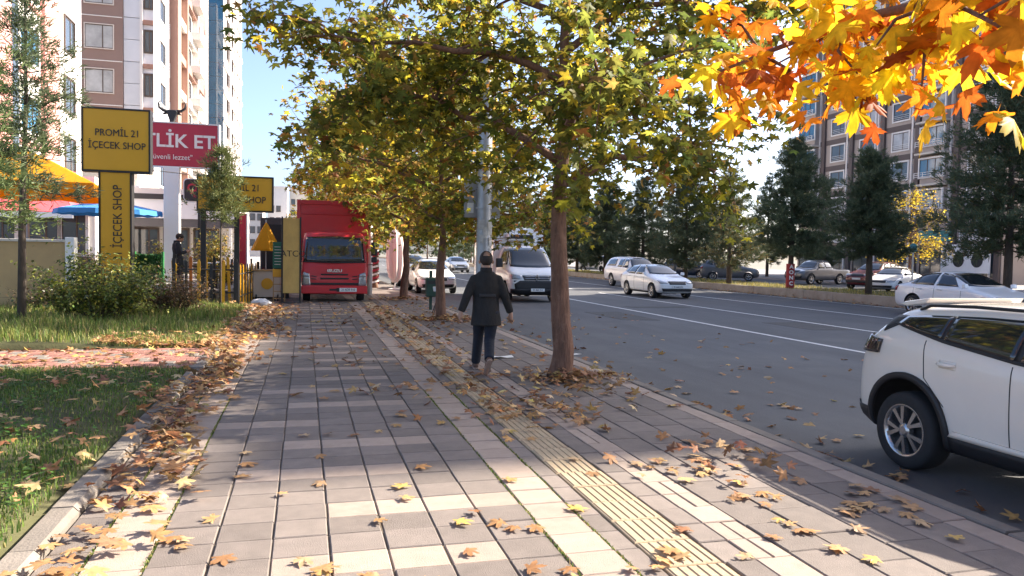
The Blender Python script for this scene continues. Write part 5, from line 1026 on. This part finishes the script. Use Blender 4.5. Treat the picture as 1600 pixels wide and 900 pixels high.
tag(MB().tube([(-11,24,4.3),(-7,23,3.95),(-4,22.6,3.72),(-2.5,23.4,3.66)],.012,5).build('overhead_cable',m_black),'thin black cable sagging from the shop to the yellow sign','cable')
# ---------------------------------------------------------------- pavement furniture
t=empty('lamp_pole',(3.78,16.4,0),0,'thick galvanised lamp pole with torn posters behind the walking man','lamp pole')
MB().lathe([(.22,0),(.22,.04),(.175,.06),(.165,1.5),(.15,4),(.11,10),(.001,10.05)],n=24).build('pole',m_steel,t,smooth=True)
MB().tube([(0,0,9.8),(.5,0,10.3),(2.0,0,10.5)],[.06,.05,.04],8).build('arm',m_steel,t); MB().box(1.8,2.6,-.15,.15,10.42,10.54).build('luminaire',m_steel,t,bevel=.03)
pp=M('torn_paper',(.45,.44,.41),.9,var=.3,scale=14)
for i in range(12):
    z=.9+random.uniform(0,1.5); a=random.uniform(-2.6,-.4); MB().lathe([(.1755,z),(.1755,z+random.uniform(.12,.3))],n=6,a0=a,a1=a+random.uniform(.4,.9)).build('poster',pp,t)
MB().box(-.40,.40,.2,.28,2.42,3.32).build('sign_back',M('sign_back_grey',(.33,.34,.35),.5,.3,var=.1,scale=3),t,bevel=.01); MB().box(-.34,-.20,.185,.199,2.52,2.74).build('sticker',m_white,t)
for z in (2.6,3.15): MB().lathe([(.17,z),(.185,z),(.185,z+.04),(.17,z+.04)],n=20).build('clamp',m_steel,t)
t=empty('litter_bin',(3.5,21.7,0),0,'dark green litter bin on a post at the second plane tree','bin'); MB().box(-.17,.17,-.13,.13,.38,.92).build('bin_body',m_dgreen,t,bevel=.03); MB().box(-.04,.04,.13,.2,0,1.12).build('post',m_dgreen,t); MB().box(-.13,.13,-.135,-.1,.75,.84).build('slot',m_black,t)
t=empty('folding_stand',(3.42,20.4,0),0,'small black tripod stand with white tubs by the litter bin','stand')
for a in (0,2.1,4.2): MB().tube([(0,0,.34),(math.cos(a)*.16,math.sin(a)*.16,0)],.012,6).build('leg',m_black,t)
MB().tube([(0,0,.3),(0,0,.62)],.012,6).build('stem',m_black,t); MB().lathe([(.001,.6),(.08,.6),(.10,.72),(.001,.72)],n=14).build('tub',m_white,t); MB().lathe([(.001,.55),(.05,.55),(.07,.66),(.001,.66)],c=(.14,0,.06),n=14).build('tub',m_white,t)
t=empty('folded_parasol',(4.05-.25,33.6,0),0,'folded white and pink parasol on a white foot between the plane trunks','umbrella'); rings=[]
for z,r0 in ((.35,.10),(.55,.24),(.9,.3),(1.4,.33),(1.9,.32),(2.3,.26),(2.55,.1)):
    rings.append([(math.cos(a)*r0*(1+.22*math.sin(a*7)),math.sin(a)*r0*(1+.22*math.sin(a*7)),z+.05*math.sin(3*a)) for a in [2*math.pi*i/42 for i in range(42)]])
MB().loft(rings).build('cloth',M('white_pink_cloth',(.78,.66,.62),.8,var=.12,scale=6,stretch=(3,3,.3)),t,smooth=True); MB().tube([(0,0,0),(0,0,2.75)],.025,8).build('pole',m_white,t); MB().lathe([(.001,0),(.28,0),(.28,.05),(.05,.09),(.001,.09)],n=18).build('foot',m_white,t)
tag(MB().tube([(2.36,29.2,0),(2.36,29.2,3.2)],.10,14).build('white_post',m_white,smooth=True),'plain white post just right of the red truck','post')
t=empty('ribbon',(3.1,35.5,0),0,'red and white ribbon wound round a plane trunk','ribbon'); 
for k_,(m_,ph) in enumerate(((m_crim,0),(m_white,math.pi))):
    mb=MB(); n=70; vs=[]
    for i in range(n+1):
        a=ph+i*.55; z=.15+2.1*i/n; r0=.20-.02*i/n; vs+=[(math.cos(a)*r0,math.sin(a)*r0,z),(math.cos(a)*r0,math.sin(a)*r0,z+.09)]
    mb.add(vs,[(2*i,2*i+2,2*i+3,2*i+1) for i in range(n)]); mb.build('ribbon_band',m_,t)
t=empty('trunk_banner',(23.7,33.8,.16),0,'red cloth with white letters wrapped round a median pine trunk','banner'); MB().lathe([(.21,.0),(.21,1.25)],n=16).build('cloth',M('banner_red',(.30,.03,.03),.8,var=.2,scale=5),t)
for i,ch in enumerate('AONC'): text(ch,.26,m_white,t,(-.10,-.225,1.1-i*.28),rot=(math.pi/2,0,R_(-35)),ext=.004,bold=.01)
for i,(x,y) in enumerate([(27.1,53),(27.1,85),(22.4,110)]):
    t=empty('street_lamp',(x,y,0),0,['grey street lamp between the median pines','farther grey street lamp down the service road','farthest street lamp on the median'][i],'street lamp','street lamps'); MB().tube([(0,0,-.1),(0,0,9)],[.1,.06],10).build('pole',m_steel,t,smooth=True); MB().tube([(0,0,8.9),(-1.4,0,9.3)],.035,6).build('arm',m_steel,t); MB().box(-1.9,-1.2,-.12,.12,9.24,9.36).build('luminaire',m_steel,t,bevel=.02)
t=empty('round_sign',(31.5,34.2,0),0,'small teal round sign on a pale post behind the white parked sedan','sign'); MB().tube([(0,0,-.1),(0,0,2.3)],.04,8).build('post',m_cream,t); MB().lathe([(.001,-.02),(.25,-.02),(.25,.02),(.001,.02)],c=(0,0,2.35),ax='y',n=24).build('disc',M('teal',(.03,.25,.3),.5),t)
# posters with washing machines on the far shop front are flat print
t=empty('shop_poster',(51.6,50.5,0),0,'white shop front poster with two dark round machine doors at the picture edge','poster'); MB().box(-.06,0,-2.4,2.4,.8,3.1).build('sheet',m_white,t)
for y in (-1.2,.6): MB().lathe([(.001,-.07),(.55,-.07),(.55,-.055)],c=(-.02,y,1.8),ax='x',n=28).build('machine_door',m_trim,t)
# litter
m_paper=M('litter_paper',(.72,.72,.70),.8,var=.05)
for i,(x,y,z,w,l,lab) in enumerate([(3.0,11.6,.01,.34,.16,'flat white paper by the walking man\'s right foot'),(4.7,13.4,-.11,.18,.2,'small white paper square on the asphalt right of the near trunk'),(4.55,12.6,-.11,.30,.05,'thin white paper strip on the asphalt by the near trunk'),(3.55,19.6,.01,.25,.2,'white paper beside the second plane tree'),(2.5,19.8,.01,.08,.08,'tiny white paper scrap on the light paving strip')]):
    mb=MB(); vs=[(x-w/2+w*a/3,y-l/2+l*b_/2,z+.012+.012*math.sin(a*2+b_+i)) for b_ in range(3) for a in range(4)]; mb.add(vs,[(b_*4+a,b_*4+a+1,b_*4+a+5,b_*4+a+4) for b_ in range(2) for a in range(3)]); tag(mb.build('paper',m_paper,smooth=True),lab,'paper','scraps of litter')
r_=np.random.default_rng(8); mb=MB(); n=14; vs=[]; fs=[]
for j in range(8):
    for i in range(n): a=2*math.pi*i/n; v=math.pi*j/7; rr=.2*math.sin(v)*(1+r_.normal(0,.12))+.005; vs.append((math.cos(a)*rr*1.3,math.sin(a)*rr,.11-.11*math.cos(v)+r_.normal(0,.008)))
for j in range(7):
    for i in range(n): fs.append((j*n+i,j*n+(i+1)%n,(j+1)*n+(i+1)%n,(j+1)*n+i))
tag(mb.add(vs,fs).build('plastic_bag',M('bag_white',(.6,.62,.66),.35,var=.1,scale=9),smooth=True,loc=(-1.2,22.9,.02)),'crumpled pale plastic bag at the head of the leaf drift','bag')
# ---------------------------------------------------------------- people
m_skin=M('skin',(.42,.24,.16),.5,var=.06,scale=8); m_hair=M('hair_dark',(.028,.02,.016),.7,var=.3,scale=40,bump=.6,bscale=200); m_jack=M('charcoal_wool',(.022,.020,.0185),.9,var=.25,scale=9,bump=1.0,bscale=13,stretch=(1.6,1.6,.7)); m_denim=M('navy_trousers',(.012,.016,.027),.85,var=.25,scale=9,bump=.9,bscale=16)
m_shoe=M('brown_shoe',(.13,.07,.045),.5,var=.2,scale=10); m_sole=M('shoe_sole',(.34,.25,.2),.8,var=.2,scale=20)
def blend(mb,name,mat,parent,vox=.012,sm=6,it=.5):
    o=mb.build(name,mat); r=o.modifiers.new('r','REMESH'); r.mode='VOXEL'; r.voxel_size=vox; r.use_smooth_shade=True; s=o.modifiers.new('s','SMOOTH'); s.factor=it; s.iterations=sm
    me=evalmesh(o); me.name=name; bpy.data.objects.remove(o); me.polygons.foreach_set('use_smooth',[True]*len(me.polygons)); return mobj(name,me,parent)
def ell(mb,c,r,n=16,m=10):
    mb.loft([[(c[0]+r[0]*math.sin(v)*math.cos(a),c[1]+r[1]*math.sin(v)*math.sin(a),c[2]+r[2]*math.cos(v)) for a in [2*math.pi*i/n for i in range(n)]] for v in [math.pi*(j+.02)/(m+.04) for j in range(m+1)]])
def hand(mb,w,d,side,curl=.35,s=1.0,out=None):
    "palm and five fingers from wrist w along d; side: direction of the thumb"
    w=Vector(w); d=Vector(d).normalized(); th=Vector(side); th=(th-d*th.dot(d)).normalized(); nn=d.cross(th); 
    mb.tube([w-d*.02,w+d*.03,w+d*.065,w+d*.085],[.026*s,.032*s,.034*s,.028*s],10)
    for i,(o,l) in enumerate(((.030,.070),(.010,.078),(-.010,.073),(-.029,.058))):
        b=w+d*.075*s+th*o*s; c=curl; p1=b+(d*math.cos(c*.5)+nn*math.sin(c*.5))*l*.4*s; p2=p1+(d*math.cos(c*1.4)+nn*math.sin(c*1.4))*l*.33*s; p3=p2+(d*math.cos(c*2.2)+nn*math.sin(c*2.2))*l*.27*s
        mb.tube([b,p1,p2,p3],[.0095*s,.009*s,.008*s,.0065*s],7)
    b=w+d*.025*s+th*.025*s; p1=b+(d*.6+th*.75).normalized()*.035*s; p2=p1+(d*.85+th*.35+nn*.2).normalized()*.03*s; mb.tube([b,p1,p2],[.012*s,.0105*s,.008*s],7)
def person(loc,rz,label,J,mats,hem=.66,bald=False,head_tilt=(0,0,0),belt=True):
    root=empty('person',loc,rz,label,'person','people on foot'); V=Vector; mj,mt,ms=mats
    hd=V(J['head']); nk=V(J['neck']); hp=V(J['hip'])
    b=MB(); b.tube([hp+V((0,0,-.05)),(hp+nk)/2,nk-V((0,0,.06))],[.085,.085,.07],12); b.tube([nk-V((0,0,.1)),nk,hd-V((0,0,.04))],[.065,.058,.056],12)
    fw=V(J.get('face',(0,1,0))).normalized(); up=V((0,0,1)); rt=fw.cross(up).normalized(); up2=rt.cross(fw)
    # head: cranium, jaw, nose, ears, brow built along the gaze
    H=MB(); ell(H,(0,-.012,.03),(.074,.094,.092)); ell(H,(0,.03,-.05),(.056,.06,.062)); H.tube([(0,.088,.012),(0,.106,-.018),(0,.092,-.03)],[.010,.014,.012],8)
    for q in (-1,1): H.tube([(q*.072,-.005,.015),(q*.086,-.014,.0),(q*.080,-.008,-.03)],[.014,.016,.010],8); ell(H,(q*.03,.076,.018),(.017,.012,.01),8,6)
    H.tube([(-.028,.083,-.062),(0,.090,-.060),(.028,.083,-.062)],[.007,.009,.007],6); H.tube([(-.05,.07,.036),(0,.086,.038),(.05,.07,.036)],[.010,.012,.010],6)
    T=lambda p:tuple(hd+(rt*p[0]+fw*p[1]+up2*p[2])*1.12)
    b.add([T(p) for p in H.v],H.f)
    for q,s in (('L',-1),('R',1)):
        sh,el,wr_=V(J['sh'+q]),V(J['el'+q]),V(J['wr'+q]); b.tube([sh,(sh+el)/2,el],[.045,.042,.036],10); b.tube([el,(el*2+wr_)/3,wr_],[.036,.034,.025],10); b.tube([nk-V((0,0,.09)),sh],[.06,.045],10)
        hand(b,wr_,J.get('hd'+q,wr_-el),J.get('th'+q,(0,1,0)),J.get('curl',.4))
        h0,kn,an,to=V(J['hp'+q]),V(J['kn'+q]),V(J['an'+q]),V(J['to'+q]); b.tube([hp,h0,(h0+kn)/2,kn],[.09,.075,.065,.048],10); b.tube([kn,(kn*2+an)/3,an],[.048,.046,.032],10); b.tube([an,(an+to)/2,to],[.035,.03,.022],8)
    blend(b,'body',m_skin,root,.008,4)
    # jacket
    j=MB(); c0=nk; rings=[]
    for u,rx,ry,dy in ((0,.078,.078,0),(.03,.115,.095,-.0),(.11,.165,.12,0),(.28,.192,.13,.0),(.5,.178,.118,.01),(.72,.185,.125,0),(.88,.205,.135,0),(1,.212,.142,0)):
        z=nk.z-.01+(hem-nk.z)*u; cx=nk.x+(hp.x-nk.x)*u; cy=nk.y+(hp.y-nk.y)*u+dy; rings.append([(cx+rx*math.cos(a)*(1+.02*math.sin(5*a+u*9)),cy+ry*math.sin(a)*(1+.03*math.sin(4*a+u*7)),z) for a in [2*math.pi*i/28 for i in range(28)]])
    j.loft(rings)
    for q in 'LR':
        sh,el,wr_=V(J['sh'+q]),V(J['el'+q]),V(J['wr'+q]); m=(sh+el)/2; j.tube([nk+V((0,0,-.085)),sh+V((0,0,.0)),m,el,(el+wr_)/2+V((0,.0,0)),wr_-(wr_-el).normalized()*.015],[.07,.066,.066,.062,.057,.05],14)
    blend(j,'jacket',mj,root,.012,5)
    cl=MB().lathe([(.074,-.04),(.088,-.03),(.080,.03),(.068,.034)],n=20); q=cl.build('collar',mj,root,smooth=True); q.location=nk+V((0,.0,.0)); q.scale=(1,1.1,1)
    if belt: bb=MB().box(-.11,.11,-.012,.012,-.02,.02).build('half_belt',m_trim,root,bevel=.006); bb.location=(hp.x*.6+nk.x*.4,hp.y*.6+nk.y*.4-.128,hp.z*.62+nk.z*.38)
    # trousers
    p=MB(); ell(p,(hp.x,hp.y,hp.z-.02),(.155,.11,.13))
    for q in 'LR':
        h0,kn,an=V(J['hp'+q]),V(J['kn'+q]),V(J['an'+q]); p.tube([hp*.4+h0*.6,h0,(h0+kn)/2,kn,(kn+an)/2,an+V((0,0,.015))],[.10,.102,.088,.074,.070,.066],14)
    blend(p,'trousers',mt,root,.012,5)
    for q in 'LR':
        an,to=V(J['an'+q]),V(J['to'+q]); d=(to-an); f=MB(); heel=V(J['heel'+q]); dn=(to-heel).normalized(); nrm=V((1,0,0)).cross(dn).normalized(); 
        if nrm.z<0 and abs(dn.z)<.8: nrm=-nrm
        if (an-heel).dot(nrm)<0: nrm=-nrm
        f.tube([an+V((0,0,.02)),an*.6+heel*.4+dn*.03],[.052,.05],12); f.tube([heel+dn*.0+nrm*.035,heel+dn*.07+nrm*.042,heel+dn*.16+nrm*.036,heel+dn*.24+nrm*.028],[.036,.042,.042,.026],12); blend(f,'shoe',ms,root,.009,3)
        sm=MB(); rt2=V((1,0,0)); ol=[(-.03,0),(-.038,.05),(-.034,.11),(-.044,.18),(-.034,.245),(0,.27),(.034,.245),(.044,.18),(.034,.11),(.038,.05),(.03,0),(0,-.012)]
        vs=[heel+rt2*x+dn*y+nrm*h for h in (-.004,.018) for x,y in ol]; n=len(ol); sm.add(vs,[tuple(range(n)),tuple(range(2*n-1,n-1,-1))]+[(i,n+i,n+(i+1)%n,(i+1)%n) for i in range(n)]); sm.build('sole',m_sole,root)
    # hair
    hm=MB(); n=28; rings=[]
    for jv in range(9):
        v=math.pi*(.02+jv/8*.79); ring=[]
        for i in range(n):
            a=2*math.pi*i/n; low=.57 if math.sin(a)>.3 else (.80 if math.sin(a)>-.35 else 1.0); vv=v*low; k=1.025; 
            ring.append(T((.077*k*math.sin(vv)*math.cos(a),-.014+.097*k*math.sin(vv)*math.sin(a),.03+.094*k*math.cos(vv))))
        rings.append(ring)
    hm.loft(rings,caps=True)
    if bald:
        cz=Vector(T((0,-.80*.098-.014,.58*.095+.03)))
        hm.f=[f for f in hm.f if len(f)>4 or (sum((Vector(hm.v[i]) for i in f),Vector())/len(f)-cz).length>.05]; hm.f=[f for f in hm.f if len(f)<=4 or (sum((Vector(hm.v[i]) for i in f),Vector())/len(f)-hd).z>0]; hm.m=[0]*len(hm.f)
    o=hm.build('hair',m_hair,root,smooth=True); s=o.modifiers.new('s','SOLIDIFY'); s.thickness=.005; s.offset=0
    return root
# walking away: weight on the left leg ahead, right foot trailing with the heel up
J=dict(head=(.0,.09,1.52),face=(0,1,-.12),neck=(0,.05,1.405),hip=(0,0,.86),shL=(-.17,.04,1.275),elL=(-.262,-.02,1.06),wrL=(-.345,-.02,.83),shR=(.17,.04,1.275),elR=(.255,.0,1.05),wrR=(.345,.05,.815),
 hdL=(-.12,.05,-1),hdR=(.05,.15,-1),thL=(.5,1,0),thR=(-.5,1,0),hpL=(-.085,.02,.84),hpR=(.085,-.0,.84),knL=(-.075,.22,.48),knR=(.055,.03,.45),anL=(-.085,.40,.085),anR=(.015,-.30,.21),toL=(-.085,.56,.02),toR=(-.01,-.20,.03),heelL=(-.085,.35,.008),heelR=(.015,-.365,.225),curl=.55)
J['toR']=(-.01,-.20,.015)
per=person((2.38,10.12,0),R_(-6),'man in a charcoal jacket and navy trousers walking away on the pavement',J,(m_jack,m_denim,m_shoe),.665,True)
lv=mobj('held_leaf',LM[2],None,(2.735,10.16,.70)); lv.scale=(.17,.17,.17); lv.rotation_euler=(R_(75),.3,.2); tag(lv,'yellow leaf held in the walking man\'s right hand','leaf')
J2=dict(head=(0,.075,1.51),face=(0,1,-.55),neck=(0,.0,1.405),hip=(0,0,.88),shL=(-.19,.0,1.33),elL=(-.21,.02,1.07),wrL=(-.08,.24,1.10),shR=(.19,0,1.33),elR=(.21,.03,1.07),wrR=(.06,.25,1.11),hdL=(.3,1,.25),hdR=(-.3,1,.25),thL=(0,0,1),thR=(0,0,1),
 hpL=(-.09,0,.85),hpR=(.09,0,.85),knL=(-.1,.03,.46),knR=(.1,.02,.46),anL=(-.1,0,.085),anR=(.1,-.02,.085),toL=(-.11,.15,.02),toR=(.12,.13,.02),heelL=(-.1,-.06,.008),heelR=(.1,-.08,.008),curl=.7)
m_navy=M('navy_jacket',(.018,.02,.028),.85,var=.2,scale=12)
person((-3.62,24.35,.42),R_(-75),'man in dark clothes looking at a phone behind the fence',J2,(m_navy,m_denim,m_shoe),.72,False,belt=False)
ph=MB().box(-.036,.036,-.004,.004,-.075,.075).build('phone',m_black,None,bevel=.004,loc=(-3.62+.34,24.35+.09,.42+1.16)); ph.rotation_euler=(R_(-35),0,R_(-75)); tag(ph,'phone held up by the man in dark clothes','phone')
